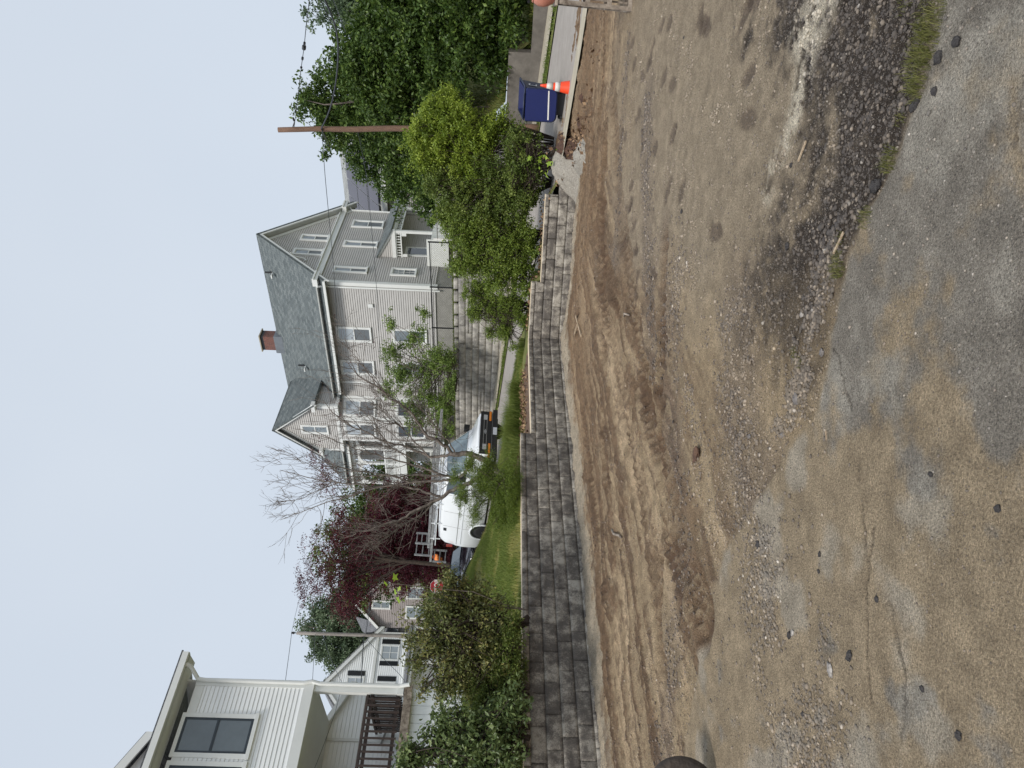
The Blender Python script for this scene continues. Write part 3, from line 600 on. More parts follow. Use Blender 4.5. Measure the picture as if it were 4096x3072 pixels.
def street_wall():
    # grey stone wall across the street with a notched parapet
    p = AQ(15, 8.8); root = empty('stone_wall', (p[0], p[1], p[2]), 'tall grey stone block wall with a notched top below the big grey house', 'stone wall')
    bk = Blocks(); nr = np.array([-.7, -.714]); top = 3.18; rs = random.Random(3)
    for k in range(9):
        zt = top-k*.30; a = 6.3
        while a < 29:
            wd = rs.uniform(.6, 1.25) if rs.random() < .85 else rs.uniform(.2, .35)
            if zt-.30 < RZ(a)-.33 and zt < RZ(a)-.05: a += wd; continue
            o = P0+EA*(a+wd)+NQ*8.85; d = P0+EA*a+NQ*8.85
            hh = .30
            if rs.random() < .12 and wd > .4:
                bk.add([*o, zt-hh], -EA, nr, wd, hh*.5, .3, 6, 3, .02, .015); bk.add([*o, zt-hh*.5], -EA, nr, wd, hh*.5, .3, 6, 3, .02, .015)
            else: bk.add([*o, zt-hh], -EA, nr, wd, hh, .3, 7, 4, .022, .015)
            a += wd
    bk.build('stone_courses', M['stone'], root)
    bk = Blocks(); a = 6.4
    while a < 28.5:
        o = P0+EA*(a+.42)+NQ*8.86; bk.add([*o, top], -EA, nr, .42, .20, .24, 5, 4, .015, .012); a += .66
    bk.build('parapet_block', M['stone'], root)
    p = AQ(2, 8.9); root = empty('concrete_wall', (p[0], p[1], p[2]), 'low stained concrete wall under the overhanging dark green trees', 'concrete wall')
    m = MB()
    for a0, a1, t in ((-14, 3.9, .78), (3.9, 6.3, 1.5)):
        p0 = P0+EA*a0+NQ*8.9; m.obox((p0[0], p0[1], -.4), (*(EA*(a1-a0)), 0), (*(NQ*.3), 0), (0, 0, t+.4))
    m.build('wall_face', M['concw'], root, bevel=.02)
    h = MB()
    for a_ in (4.9, 2.4): p = P0+EA*a_+NQ*8.9; h.lathe((p[0], p[1], .95), (-.7, -.714, 0), [(-.01, .05), (.012, .05)], 14)
    h.build('weep_hole', M['black'], root)
street_wall()
print('walls')

# ---------------------------------------------------------------- houses
def V3(*a): return Vector(a)
class Face:
    """a vertical wall plane: origin O, horizontal unit h, outward unit n; points are (s along h, z, out)"""
    def __init__(s, O, h, n): s.O = Vector(O); s.h = Vector(h).normalized(); s.n = Vector(n).normalized()
    def p(s, a, z, out=0.0): v = s.O+s.h*a+s.n*out; return Vector((v.x, v.y, z))
    def shift(s, out): return Face(s.O+s.n*out, s.h, s.n)
    def bar(s, mb, a0, a1, z0, z1, o0, o1):
        p = s.p(a0, z0, o0); mb.obox(p, s.h*(a1-a0), (0, 0, z1-z0), s.n*(o1-o0))
    def slope(s, mb, a0, z0, a1, z1, wd, o0, o1):      # board along a raking line, width downwards
        p = s.p(a0, z0, o0); mb.obox(p, s.p(a1, z1, o0)-p, (0, 0, -wd), s.n*(o1-o0))
def siding(mb, F, poly, z0=None, course=.115, lap=.034):
    """clapboard courses over the convex polygon poly [(s,z)...]"""
    zs = [p[1] for p in poly]; zb = min(zs) if z0 is None else z0; zt = max(zs)
    def ext(z):
        xs = []
        for (xa, za), (xb, zb_) in zip(poly, poly[1:]+poly[:1]):
            if min(za, zb_)-1e-6 <= z <= max(za, zb_)+1e-6:
                if abs(za-zb_) < 1e-6: xs += [xa, xb]
                else: xs.append(xa+(xb-xa)*(z-za)/(zb_-za))
        return (min(xs), max(xs)) if xs else None
    k = math.floor((min(zs)-zb)/course); z = zb+k*course
    while z < zt-1e-4:
        a, b = max(z, min(zs)), min(z+course, zt); ea, eb = ext(a+1e-4), ext(b-1e-4)
        if ea and eb:
            a2 = min(a+course*.15, b); e2 = ext(a2) or ea
            mb.quad(F.p(ea[0], a, 0), F.p(ea[1], a, 0), F.p(e2[1], a2, 0), F.p(e2[0], a2, 0))
            mb.quad(F.p(e2[0], a2, lap), F.p(e2[1], a2, lap), F.p(eb[1], b, .012), F.p(eb[0], b, .012))
            mb.quad(F.p(e2[0], a2, lap), F.p(e2[0], a2, 0), F.p(e2[1], a2, 0), F.p(e2[1], a2, lap))
            mb.quad(F.p(eb[0], b, .012), F.p(eb[1], b, .012), F.p(eb[1], b, 0), F.p(eb[0], b, 0))
        z += course
def slab(mb, p0, p1, p2, p3, th):
    """thick roof slab; p0->p1 along the eave, p1->p2 up the slope"""
    p0, p1, p2, p3 = map(Vector, (p0, p1, p2, p3)); n = (p1-p0).cross(p2-p1).normalized()
    if n.z < 0: n = -n
    q = [p-n*th for p in (p0, p1, p2, p3)]; P = [p0, p1, p2, p3]
    mb.quad(*P); mb.quad(*q[::-1])
    for i in range(4): j = (i+1) % 4; mb.quad(P[i], q[i], q[j], P[j])
def window(root, F, a0, a1, z0, z1, tr=.10, dep=.075, up='glass_bl', lo='glass_sc', trim='trim', sashcol='trim', split=.5, mull=False, grid=False):
    m = MB(); 
    F.bar(m, a0, a1, z1-tr, z1, .0, dep); F.bar(m, a0-.02, a1+.02, z0, z0+tr*.7, .0, dep+.02)
    F.bar(m, a0, a0+tr, z0+tr*.7, z1-tr, .0, dep); F.bar(m, a1-tr, a1, z0+tr*.7, z1-tr, .0, dep)
    o = m.build('window', M[trim], root, bevel=.006)
    ia, ib, iz, jz = a0+tr, a1-tr, z0+tr*.7, z1-tr; zm = iz+(jz-iz)*split; s = MB(); sw = .035
    F.bar(s, ia, ib, zm-.02, zm+.025, .008, .062)
    for x0, x1, y0, y1, d in ((ia, ib, jz-sw, jz, .06), (ia, ib, iz, iz+sw, .055)): F.bar(s, x0, x1, y0, y1, .008, d)
    F.bar(s, ia, ia+sw, iz+sw, jz-sw, .008, .057); F.bar(s, ib-sw, ib, iz+sw, jz-sw, .008, .057)
    if mull: F.bar(s, (ia+ib)/2-.02, (ia+ib)/2+.02, iz+sw, jz-sw, .008, .056)
    if grid:
        for f in (.25, .75): zz = iz+(jz-iz)*f; F.bar(s, ia+sw, ib-sw, zz-.01, zz+.01, .008, .054)
        F.bar(s, (ia+ib)/2-.01, (ia+ib)/2+.01, iz+sw, jz-sw, .008, .052)
    sf = s.build('sash', M[sashcol], o)
    g = MB(); g.quad(F.p(ia+.01, zm+.01, .044), F.p(ib-.01, zm+.01, .044), F.p(ib-.01, jz-.01, .044), F.p(ia+.01, jz-.01, .044)); g.build('pane', M[up], o)
    g = MB(); g.quad(F.p(ia+.01, iz+.01, .038), F.p(ib-.01, iz+.01, .038), F.p(ib-.01, zm-.01, .038), F.p(ia+.01, zm-.01, .038)); g.build('pane', M[lo], o)
    return o
def poly_face(mb, F, pts, out=0.0): mb.quad(*[F.p(a, z, out) for a, z in pts])
def balusters(mb, F, a0, a1, z0, z1, n, r=.03, turned=True):
    for k in range(n):
        a = a0+(a1-a0)*(k+.5)/n
        if turned:
            h = z1-z0; mb.lathe(F.p(a, z0, 0), (0, 0, 1), [(0, r), (h*.12, r), (h*.16, r*.5), (h*.3, r*1.15), (h*.5, r*.6), (h*.8, r*.5), (h*.86, r), (h, r)], 6)
        else: F.bar(mb, a-r, a+r, z0, z1, -r, r)

def big_house():
    A = V3(4.63, 35.0, 0); u = V3(-.7604, .6494, 0); g = V3(.6494, .7604, 0)
    root = empty('grey_house', (A.x, A.y, 4.2), 'large grey sided house with green grey shingle roof, cross gable and red brick chimney', 'house')
    S = Face(A, u, -g); Gf = Face(A, g, -u)      # side wall, gable wall
    W_, LEN = 7.5, 14.35; EZ, RZ_ = 10.42, 14.30; RT = W_/2; BZ = 4.62
    m = MB()
    # --- siding
    siding(m, S, [(0, BZ), (7.12, BZ), (7.12, EZ), (0, EZ)], BZ)
    siding(m, Gf, [(0, BZ), (W_, BZ), (W_, EZ), (0, EZ)], BZ)
    siding(m, Gf, [(0, EZ), (W_, EZ), (RT, EZ+(RZ_-EZ)*.985)], BZ)
    # bay: right cheek, centre, left cheek, and the gabled block over it
    P = 1.06; t45 = P
    B0 = S.p(7.12, 0); B1 = S.p(8.18, 0, P); B2 = S.p(9.86, 0, P); B3 = S.p(10.9, 0, 0)
    def mk(p, q):
        h = (q-p).normalized(); n = Vector((h.y, -h.x, 0)); n = n if n.dot(-g) > 0 else -n
        return Face(p, h, n), (q-p).length
    F1, l1 = mk(B0, B1); F2, l2 = mk(B1, B2); F3, l3 = mk(B2, B3)
    for Fx, l in ((F1, l1), (F2, l2), (F3, l3)): siding(m, Fx, [(0, BZ), (l, BZ), (l, 10.15), (0, 10.15)], BZ)
    FG = S.shift(P); GE = 11.62; GR = 13.75; ga, gb = 7.32, 10.72; gm = (ga+gb)/2
    siding(m, FG, [(ga, 10.15), (gb, 10.15), (gb, GE), (ga, GE)], BZ); siding(m, FG, [(ga, GE), (gb, GE), (gm, GR-.1)], BZ)
    FR = Face(S.p(ga, 0, P), g, -u); siding(m, FR, [(0, 10.15), (2.6, 10.15), (2.6, GE), (0, GE)], BZ)
    FLt = Face(S.p(gb, 0, P), g, u); siding(m, FLt, [(0, 10.15), (2.6, 10.15), (2.6, GE), (0, GE)], BZ)
    # wall behind the porches and far end wall
    PB = S.shift(-1.7); siding(m, PB, [(9.9, BZ), (LEN, BZ), (LEN, 11.8), (9.9, 11.8)], BZ)
    FE = Face(S.p(LEN, 0, 0), g, u); siding(m, FE, [(1.7, BZ), (W_, BZ), (W_, EZ), (1.7, EZ)], BZ)
    siding(m, S, [(9.9, 4.62), (11.2, 4.62), (11.2, 6.7), (9.9, 6.7)], BZ)
    m.build('siding_walls', M['sid_grey'], root)
    # --- trim boards
    t = MB()
    def corner(Fa, Fb, a, b, z0, z1, w_=.13):
        Fa.bar(t, a, a+w_*(1 if a < 1 else -1), z0, z1, .0, .04)
        Fb.bar(t, b-.04, b+w_, z0, z1, .0, .042)
    S.bar(t, -.04, .15, BZ-.1, EZ-.22, 0, .045); Gf.bar(t, .0, .15, BZ-.1, EZ-.22, 0, .043)
    Gf.bar(t, W_-.14, W_, BZ-.1, EZ-.1, 0, .043)
    S.bar(t, 6.33, 6.45, BZ, EZ-.22, 0, .04)
    F1.bar(t, .22, .36, BZ, 10.0, 0, .04); F1.bar(t, l1-.13, l1, BZ, 10.15, 0, .04); F2.bar(t, 0, .13, BZ, 10.15, 0, .042); F2.bar(t, l2-.13, l2, BZ, 10.15, 0, .042)
    FG.bar(t, ga, ga+.14, 10.15, GE, 0, .04); FG.bar(t, gb-.14, gb, 10.15, GE, 0, .04); FR.bar(t, .0, .14, 10.15, GE, 0, .038)
    FG.bar(t, ga-.03, gb+.03, 10.02, 10.2, -.1, .05)
    FR.bar(t, 0, 1.0, 10.02, 10.18, 0, .05)
    # frieze and cornice
    Gf.bar(t, 0, W_, EZ-.12, EZ+.16, 0, .09); Gf.bar(t, 0, W_, EZ+.16, EZ+.22, 0, .16)
    S.bar(t, 0, 7.1, EZ-.3, EZ-.08, 0, .06)
    # rake boards of the big gable
    rs = (RZ_-EZ)/RT
    for sgn in (0, 1):
        if sgn == 0: Gf.slope(t, -.42, EZ-.42*rs+.02, RT, RZ_+.02, .3, .30, .36); Gf.slope(t, -.0, EZ-.28, RT, RZ_-.30, .28, .0, .05)
        else: Gf.slope(t, W_+.42, EZ-.42*rs+.02, RT, RZ_+.02, .3, .30, .36); Gf.slope(t, W_, EZ-.28, RT, RZ_-.30, .28, .0, .05)
    # cornice returns
    for a0, a1 in ((-.45, .35), (W_-.35, W_+.45)):
        Gf.bar(t, a0, a1, EZ-.14, EZ+.02, 0, .38); Gf.bar(t, a0, a1, EZ+.02, EZ+.10, 0, .42)
    for a0, a1 in ((ga-.32, gm), (gb+.32, gm)):
        FG.slope(t, a0, GE-.32*.95, a1, GR+.02, .24, .26, .31); FG.slope(t, ga if a0 < gm else gb, GE-.16, gm, GR-.28, .2, 0, .05)
    for a0, a1 in ((ga-.34, ga+.2), (gb-.2, gb+.34)): FG.bar(t, a0, a1, GE-.42, GE-.22, 0, .30)
    t.build('trim_boards', M['trim'], root)
    sf = MB()
    # soffits
    sf.obox(S.p(-.36, EZ-.08, 0), u*15.0, -g*.42, (0, 0, .05))
    for q0, q1 in (((-.42, EZ-.42*rs-.17), (RT, RZ_-.17)), ((W_+.42, EZ-.42*rs-.17), (RT, RZ_-.17))):
        sf.quad(Gf.p(q0[0], q0[1], 0), Gf.p(q1[0], q1[1], 0), Gf.p(q1[0], q1[1], .3), Gf.p(q0[0], q0[1], .3))
    sf.quad(FG.p(ga, 10.04, 0), FG.p(gb, 10.04, 0), S.p(gb, 10.04, -.1), S.p(ga, 10.04, -.1))
    sf.build('soffit', M['trim_g'], root)
    # --- roofs
    r = MB(); ov = .46
    e0 = lambda s_: S.p(s_, EZ-ov*rs+.06, ov); rg = lambda s_: Gf.p(RT, RZ_+.06, -s_)
    r0, r1 = -.37, 14.75
    slab(r, e0(r0), e0(r1), rg(r1), rg(r0), .12)
    eb = lambda s_: Gf.p(W_+ov, EZ-ov*rs+.06, -s_); slab(r, eb(r0), eb(r1), rg(r1), rg(r0), .12)
    # cross gable roof
    bk = 4.2; rs2 = (GR-GE)/((gb-ga)/2)
    ap = lambda d: FG.p(gm, GR+.06, .32-d); 
    for s_ in (ga-.34, gb+.34):
        z_ = GE-.34*rs2+.06; slab(r, FG.p(s_, z_, .32), FG.p(s_, z_, .32-bk), ap(bk), ap(0), .1)
    rf = r.build('roof', M['shingle'], root)
    gt = MB(); gt.obox(e0(10.9)+V3(0, 0, -.12), u*3.8, -g*.11, (0, 0, .12)); gt.build('gutter', M['trim'], root)
    gt = MB(); gt.obox(e0(-.35)+V3(0, 0, -.12), u*7.2, -g*.11, (0, 0, .12)); gt.build('gutter', M['trim'], root)
    gt = MB(); gt.tube([S.p(-.02, EZ-.12, .5), S.p(.05, EZ-.35, .3), S.p(.2, EZ-.5, .10), S.p(.2, 4.4, .10)], .045, 6)
    gt.build('downspout', M['trim'], root)
    gt = MB(); gt.tube([Gf.p(W_+.3, EZ-.1, .3), Gf.p(W_-.1, EZ-.4, .1), Gf.p(W_-.2, 6.4, .1)], .04, 6); gt.build('downspout', M['trim'], root)
    # chimney
    c = MB(); c0 = rg(6.2)-g*.3+V3(0, 0, -.6); c.obox(c0, u*.95, g*.62, (0, 0, 1.35)); ch = c.build('chimney', M['brickred'], rf)
    c = MB(); c.obox(c0+V3(0, 0, .2)-u*.12-g*.1, u*1.2, g*.8, (0, 0, .5)); c.build('flashing', M['lead'], ch)
    c = MB(); c.obox(c0+V3(0, 0, 1.35), u*.95, g*.62, (0, 0, .16)); c.build('flue_opening', M['black'], ch)
    c = MB(); c.obox(c0+V3(0, 0, 1.51)-u*.1-g*.08, u*1.15, g*.78, (0, 0, .06)); c.build('cap', M['concrete'], ch)
    c = MB(); c0 = eb(1.9)*.35+rg(1.9)*.65+V3(0, 0, -.2); c.obox(c0, u*.6, g*.6, (0, 0, 1.25)); ch = c.build('chimney', M['brickred'], rf)
    c = MB(); c.obox(c0+V3(0, 0, 1.25)-u*.06-g*.06, u*.72, g*.72, (0, 0, .12)); c.build('cap', M['concrete'], ch)
    for s_, f in ((1.55, .16), (6.9, .45)):
        q = rg(s_)*(1-f)+e0(s_)*f; c = MB(); c.tube([q, q+V3(0, 0, .38)], .05, 8); c.build('roof_vent', M['black'], root)
        c = MB(); c.obox(q-g*.16-u*.1+V3(0, 0, -.1), u*.2, -g*.28, (0, 0, .06)); c.build('vent_base', M['trim'], root)
    # --- windows
    window(root, S, 2.63, 3.6, 8.0, 9.82); window(root, S, 4.84, 5.82, 8.02, 9.84)
    window(root, S, 2.62, 3.56, 5.13, 6.92, up='glass_md', lo='glass_sc'); window(root, S, 4.8, 5.78, 5.1, 6.92, up='glass_md', lo='glass_sc')
    for a0, a1, z0, z1, gg in ((.85, 1.39, 8.12, 9.85, 0), (3.4, 4.0, 8.0, 9.8, 0), (5.52, 6.3, 8.0, 9.75, 0), (.78, 1.46, 5.66, 6.96, 1), (2.35, 2.96, 10.66, 12.2, 0), (3.84, 4.46, 10.67, 12.16, 0)):
        window(root, Gf, a0, a1, z0, z1, up='glass_md', lo='glass_sc', dep=.1, grid=bool(gg))
    window(root, F1, .4, 1.38, 8.06, 9.82); window(root, F1, .36, 1.36, 5.2, 6.93, up='glass_dk', lo='glass_dk')
    window(root, F2, .27, 1.3, 8.06, 9.82); window(root, F2, .27, 1.3, 5.3, 6.93, up='glass_dk', lo='glass_dk')
    window(root, FG, 8.74, 9.4, 10.72, 12.26, up='glass_md', lo='glass_md')
    # meter box and kitchen vents
    x = MB(); S.bar(x, 1.15, 1.35, 7.78, 8.02, .02, .10); x.build('meter_box', M['trim'], root)
    x = MB(); x.tube([Gf.p(2.05, 12.15, .34), Gf.p(1.95, 12.0, .2), Gf.p(1.95, 11.45, .08), Gf.p(1.8, 11.35, .06)], .045, 8); x.build('vent_pipe', M['trim'], root)
    # --- gable end entry porch
    pt = Gf; D_ = 1.5; t0, t1 = 2.6, 7.6
    pr = MB(); slab(pr, pt.p(t0-.15, 7.02, D_+.18), pt.p(t1+.15, 7.02, D_+.18), pt.p(t1+.15, 7.92, 0), pt.p(t0-.15, 7.92, 0), .05); pr.build('porch_roof', M['shingle'], root)
    PE = Face(pt.p(t0, 0, 0), -u, -g); FF = pt.shift(D_)
    pq = MB(); siding(pq, PE, [(0, 7.05), (D_-.05, 7.05), (0, 7.80)], BZ); pq.build('porch_gable', M['sid_grey'], root)
    x = MB(); PE.slope(x, 0, 7.90, D_+.15, 6.99, .13, .02, .08); PE.bar(x, 0, D_+.1, 6.86, 7.05, .0, .07); FF.bar(x, t0-.02, t1, 6.86, 7.03, 0, .07)
    for a_ in (t0+.02, 5.1, t1-.1): FF.bar(x, a_-.06, a_+.07, 4.7, 6.86, -.07, .06)
    x.build('porch_frame', M['trim'], root)
    x = MB(); FF.bar(x, t0, t1, 6.55, 6.61, -.02, .03); FF.bar(x, t0, t1, 6.81, 6.86, -.02, .03); balusters(x, FF, t0+.1, t1-.1, 6.6, 6.82, 26, .035); x.build('spindle_frieze', M['trim'], root)
    x = MB(); PE.bar(x, 0, D_, 6.55, 6.61, -.02, .03); PE.bar(x, 0, D_, 6.81, 6.86, -.02, .03); balusters(x, PE, .05, D_-.05, 6.6, 6.82, 9, .035)
    for aa, sg in ((.06, 1), (D_-.08, -1)): PE.bar(x, min(aa, aa+sg*.16), max(aa, aa+sg*.16), 6.3, 6.56, -.015, .02)
    x.build('spindle_frieze', M['trim'], root)
    x = MB(); FF.bar(x, 1.9, t1+.1, 4.1, 4.98, -.02, .05); PE2 = Face(pt.p(1.9, 0, 0), -u, -g); PE2.bar(x, 0, D_+.05, 4.1, 4.98, 0, .05); PE2.bar(x, 0, D_+.05, 4.98, 5.2, .01, .06)
    for k in range(14): FF.bar(x, 2.0+k*.42, 2.03+k*.42, 4.15, 4.95, .05, .06)
    for k in range(4): PE2.bar(x, .1+k*.4, .13+k*.4, 4.15, 4.95, .05, .06)
    x.build('porch_skirt', M['trim'], root)
    x = MB(); x.obox(pt.p(t0, 4.7, 0), g*(t1-t0), -u*D_, (0, 0, .08)); x.build('porch_floor', M['trim_g'], root)
    d = MB(); pt.bar(d, 2.75, 3.65, 4.78, 6.5, .0, .06); dd = d.build('door', M['trim'], root)
    d = MB(); pt.bar(d, 2.9, 3.5, 5.3, 6.35, .06, .075); d.build('pane', M['glass_dk'], dd)
    # --- two storey side porch under the main roof
    x = MB(); PF = S.shift(.25)
    x.obox(PF.p(9.95, 6.72, 0), u*4.4, g*1.9, (0, 0, .24)); PF.bar(x, 9.95, 14.4, 6.62, 7.0, 0, .1); PF.bar(x, 9.95, 14.4, 9.75, 10.0, -.1, .06)
    x.obox(PF.p(9.95, 4.35, 0), u*4.4, g*1.9, (0, 0, .2))
    for a_ in (10.05, 11.3, 12.55, 14.3): PF.bar(x, a_-.07, a_+.07, 6.95, 9.8, -.07, .07)
    for a_ in (11.3, 14.3): PF.bar(x, a_-.08, a_+.08, 4.3, 6.7, -.07, .07)
    # arched brackets between the posts
    for a0, a1 in ((10.12, 11.23), (11.37, 12.48), (12.62, 14.23)):
        for k in range(7):
            f = k/7; z_ = 9.42-.35*(1-math.sqrt(max(0, 1-(1-f)**2)))
            for aa, sg in ((a0, 1), (a1, -1)): q = aa+sg*f*(a1-a0)/2; q2 = aa+sg*(f+1/7)*(a1-a0)/2; PF.bar(x, min(q, q2), max(q, q2), z_-.02, 9.45, -.02, .03)
    FE2 = Face(PF.p(14.35, 0, 0), g, u)
    x.build('side_porch_frame', M['trim'], root)
    for Fx, a0, a1, z0, z1, k in ((PF, 10.1, 14.25, 7.05, 7.95, 34), (PF, 11.3, 14.25, 4.67, 5.2, 24), (PF, 10.1, 14.25, 9.42, 9.78, 30), (FE2, .0, 1.85, 7.05, 7.95, 14)):
        x = MB(); Fx.bar(x, a0, a1, z1-.09, z1, -.04, .045); Fx.bar(x, a0, a1, z0, z0+.08, -.035, .04); balusters(x, Fx, a0+.05, a1-.05, z0+.08, z1-.09, k, .034); x.build('spindle_frieze' if z0 > 9 else 'railing', M['trim'], root)
    x = MB(); PB.bar(x, 11.6, 12.6, 7.0, 9.0, 0, .05); dd = x.build('door', M['glass_dk'], root)
    x = MB(); x.obox(S.p(-.0, 3.1, -.02), u*14.3, g*W_, (0, 0, 1.52)); x.build('foundation', M['found'], root)
    # inner core so no daylight passes through
    x = MB(); x.obox(S.p(.1, 4.6, -.15), u*9.7, g*(W_-.3), (0, 0, EZ-4.6)); x.build('core', M['concw'], root)
big_house()

def panels_house():
    # house with the solar roof: eave towards the camera, ridge behind
    e = V3(-.7604, .6494, 0); g = V3(.6494, .7604, 0)
    O = V3(13.3, 40.0, 0); root = empty('solar_house', (O.x, O.y, 4.0), 'house with dark solar panels on its pale shingle roof, behind the green trees', 'house')
    S = Face(O, e, -g); m = MB(); siding(m, S, [(0, 3.5), (10, 3.5), (10, 8.7), (0, 8.7)], 3.5, .13); G2 = Face(S.p(0, 0), g, -e); siding(m, G2, [(0, 3.5), (9, 3.5), (9, 8.7), (0, 8.7)], 3.5, .13); siding(m, G2, [(0, 8.7), (9, 8.7), (4.5, 12.0)], 3.5, .13)
    m.build('siding_walls', M['sid_grey'], root)
    r = MB(); ez, rz = 8.75, 11.9; ov = .5
    q = [S.p(-.4, ez-.35, ov), S.p(10.4, ez-.35, ov), S.p(10.4, rz, -4.5), S.p(-.4, rz, -4.5)]; slab(r, *q, .12)
    slab(r, S.p(-.4, ez-.35, -9.5), S.p(10.4, ez-.35, -9.5), S.p(10.4, rz, -4.5), S.p(-.4, rz, -4.5), .12)
    rf = r.build('roof', M['shingle2'], root)
    t = MB(); S.bar(t, -.4, 10.4, ez-.5, ez-.34, ov, ov+.06); S.bar(t, 0, 10, 8.45, 8.7, 0, .06); t.build('gutter', M['trim'], root)
    up = (q[3]-q[0]); L_ = up.length; up.normalize(); nrm = e.cross(up).normalized(); nrm = nrm if nrm.z > 0 else -nrm
    for row, (n0, n1) in enumerate(((0, 8), (0, 8), (1, 8))):
        for k in range(n0, n1):
            c = q[0]+up*(.55+row*1.5)+e*(.9+k*1.14)+nrm*.12
            p = MB(); p.obox(c, e*1.08, up*1.42, nrm*.035); po = p.build('solar_panel', M['pvf'], rf)
            p = MB(); p.obox(c+e*.02+up*.02+nrm*.034, e*1.04, up*1.38, nrm*.006); p.build('cell_glass', M['pv'], po)
    window(root, S, 5.0, 6.2, 6.3, 8.2, up='glass_md', lo='glass_md'); window(root, S, 7.6, 8.6, 6.3, 8.2, up='glass_md', lo='glass_md')
panels_house()

def near_house():
    # white house on the left: projecting upper storey carried on a corner post, deck below it
    C = V3(-7.75, 18.0, 0); a = V3(-.6947, -.7193, 0); b = V3(-.7193, .6947, 0)
    root = empty('white_house', (C.x, C.y, 1.8), 'near white sided house with dark framed windows, overhanging upper storey and brown deck', 'house')
    Ff = Face(C, a, -b); L = 7.0; zt = 8.95
    m = MB(); siding(m, Ff, [(0.1, 5.98), (L, 5.98), (L, zt-.28), (0.1, zt-.28)], 5.98, .104, .022)
    Rr = Ff.shift(-2.7); siding(m, Rr, [(-.95, 3.3), (1.25, 3.3), (1.25, 5.9), (.1, 5.9), (-.95, 5.35)], 3.3, .11, .022); siding(m, Rr, [(2.3, 3.3), (L, 3.3), (L, 5.9), (2.3, 5.9)], 3.3, .11, .022)
    m.build('siding_walls', M['sid_white'], root)
    t = MB(); Ff.bar(t, -.02, .13, 5.98, zt-.28, .0, .05); Ff.bar(t, -.02, L, 5.74, 5.98, .0, .055); Ff.bar(t, .13, L, zt-.5, zt-.28, .0, .03)
    FS = Face(C, b, -a); FS.bar(t, 0, 2.9, 5.74, 5.98, 0, .05); FS.bar(t, 0, 2.9, 5.98, zt, .0, .02)
    Rr.bar(t, -1.0, -.85, 3.3, 5.4, 0, .05); Rr.slope(t, -1.15, 5.30, .2, 6.0, .16, .02, .22); Rr.bar(t, .35, .42, 3.4, 5.7, .02, .06); Rr.bar(t, 1.15, 1.25, 3.4, 5.9, .02, .06)
    t.build('trim_boards', M['trim'], root)
    s = MB(); s.obox(Ff.p(0, 5.735, 0), a*L, b*2.72, (0, 0, .02)); s.obox(Ff.p(-.5, zt-.02, .36), a*(L+.8), b*.48, (0, 0, .03)); s.build('soffit', M['trim'], root)
    # eave with gutter, roof
    g = MB(); g.obox(Ff.p(-.52, zt-.02, .36), a*(L+.9), -b*.12, (0, 0, .15)); g.build('gutter', M['trim'], root)
    g = MB(); Ff.bar(g, -.52, L, zt-.02, zt+.16, .33, .355); FS.slope(g, -.4, zt+.18, 3.4, zt+1.03, .2, .5, .54); g.build('fascia', M['trim'], root)
    g = MB(); g.tube([Ff.p(-.25, zt+.0, .38), Ff.p(-.22, zt-.12, .3), Ff.p(.0, zt-.32, .12), Ff.p(.02, zt-.5, .1), Ff.p(.02, 6.0, .1), Ff.p(-.02, 5.8, .1), Ff.p(.02, 5.6, .08), Ff.p(.02, 3.6, .08), Ff.p(.0, 3.35, .14)], .05, 8); g.build('downspout', M['trim'], root)
    r = MB(); slab(r, Ff.p(-.56, zt+.17, .47), Ff.p(L+.4, zt+.17, .47), Ff.p(L+.4, zt+1.05, -3.4), Ff.p(-.66, zt+1.05, -3.4), .04); slab(r, Ff.p(-.66, zt+.2, -7.5), Ff.p(L+.4, zt+.2, -7.5), Ff.p(L+.4, zt+1.05, -3.4), Ff.p(-.66, zt+1.05, -3.4), .1); r.build('roof', M['shingle3'], root)
    # cross roof peak further left
    r = MB(); slab(r, Ff.p(1.35, 9.35, .3), Ff.p(1.35, 9.35, -3.5), Ff.p(4.0, 10.75, -3.5), Ff.p(4.0, 10.75, .3), .1); r.build('dormer_roof', M['shingle3'], root)
    r = MB(); Ff.shift(.26).slope(r, 1.35, 9.33, 4.0, 10.73, .22, 0, .05); r.build('dormer_rake', M['trim'], root)
    r = MB(); poly_face(r, Ff, [(1.6, 9.3), (4.5, 9.3), (4.5, 10.7), (4.0, 10.55)], .02); r.build('dormer_wall', M['sid_white'], root)
    # windows with dark sashes
    for a0, a1 in ((.80, 1.80), (1.88, 2.88)):
        m_ = MB(); z0, z1 = 6.9, 8.74
        Ff.bar(m_, a0, a1, z1-.09, z1, 0, .06); Ff.bar(m_, a0-.02, a1+.02, z0, z0+.09, 0, .08); Ff.bar(m_, a0, a0+.1, z0+.09, z1-.09, 0, .06); Ff.bar(m_, a1-.1, a1, z0+.09, z1-.09, 0, .06)
        o = m_.build('window', M['trim'], root, bevel=.005); s = MB(); zm = (z0+z1)/2+.02; ia, ib, iz, jz = a0+.1, a1-.1, z0+.09, z1-.09
        for x0, x1, y0, y1, d in ((ia, ib, zm-.03, zm+.03, .05), (ia, ib, jz-.05, jz, .052), (ia, ib, iz, iz+.07, .045)): Ff.bar(s, x0, x1, y0, y1, .008, d)
        Ff.bar(s, ia, ia+.05, iz+.07, jz-.05, .008, .047); Ff.bar(s, ib-.05, ib, iz+.07, jz-.05, .008, .047); s.build('sash', M['sashdk'], o)
        for y0, y1 in ((iz, zm), (zm, jz)): gq = MB(); gq.quad(Ff.p(ia+.02, y0, .036), Ff.p(ib-.02, y0, .036), Ff.p(ib-.02, y1, .036), Ff.p(ia+.02, y1, .036)); gq.build('pane', M['glass_gr'], o)
    # sliding door on the deck
    d = MB(); Rr.bar(d, 1.25, 2.3, 3.55, 5.7, .0, .05); dd = d.build('sliding_door', M['sashdk'], root)
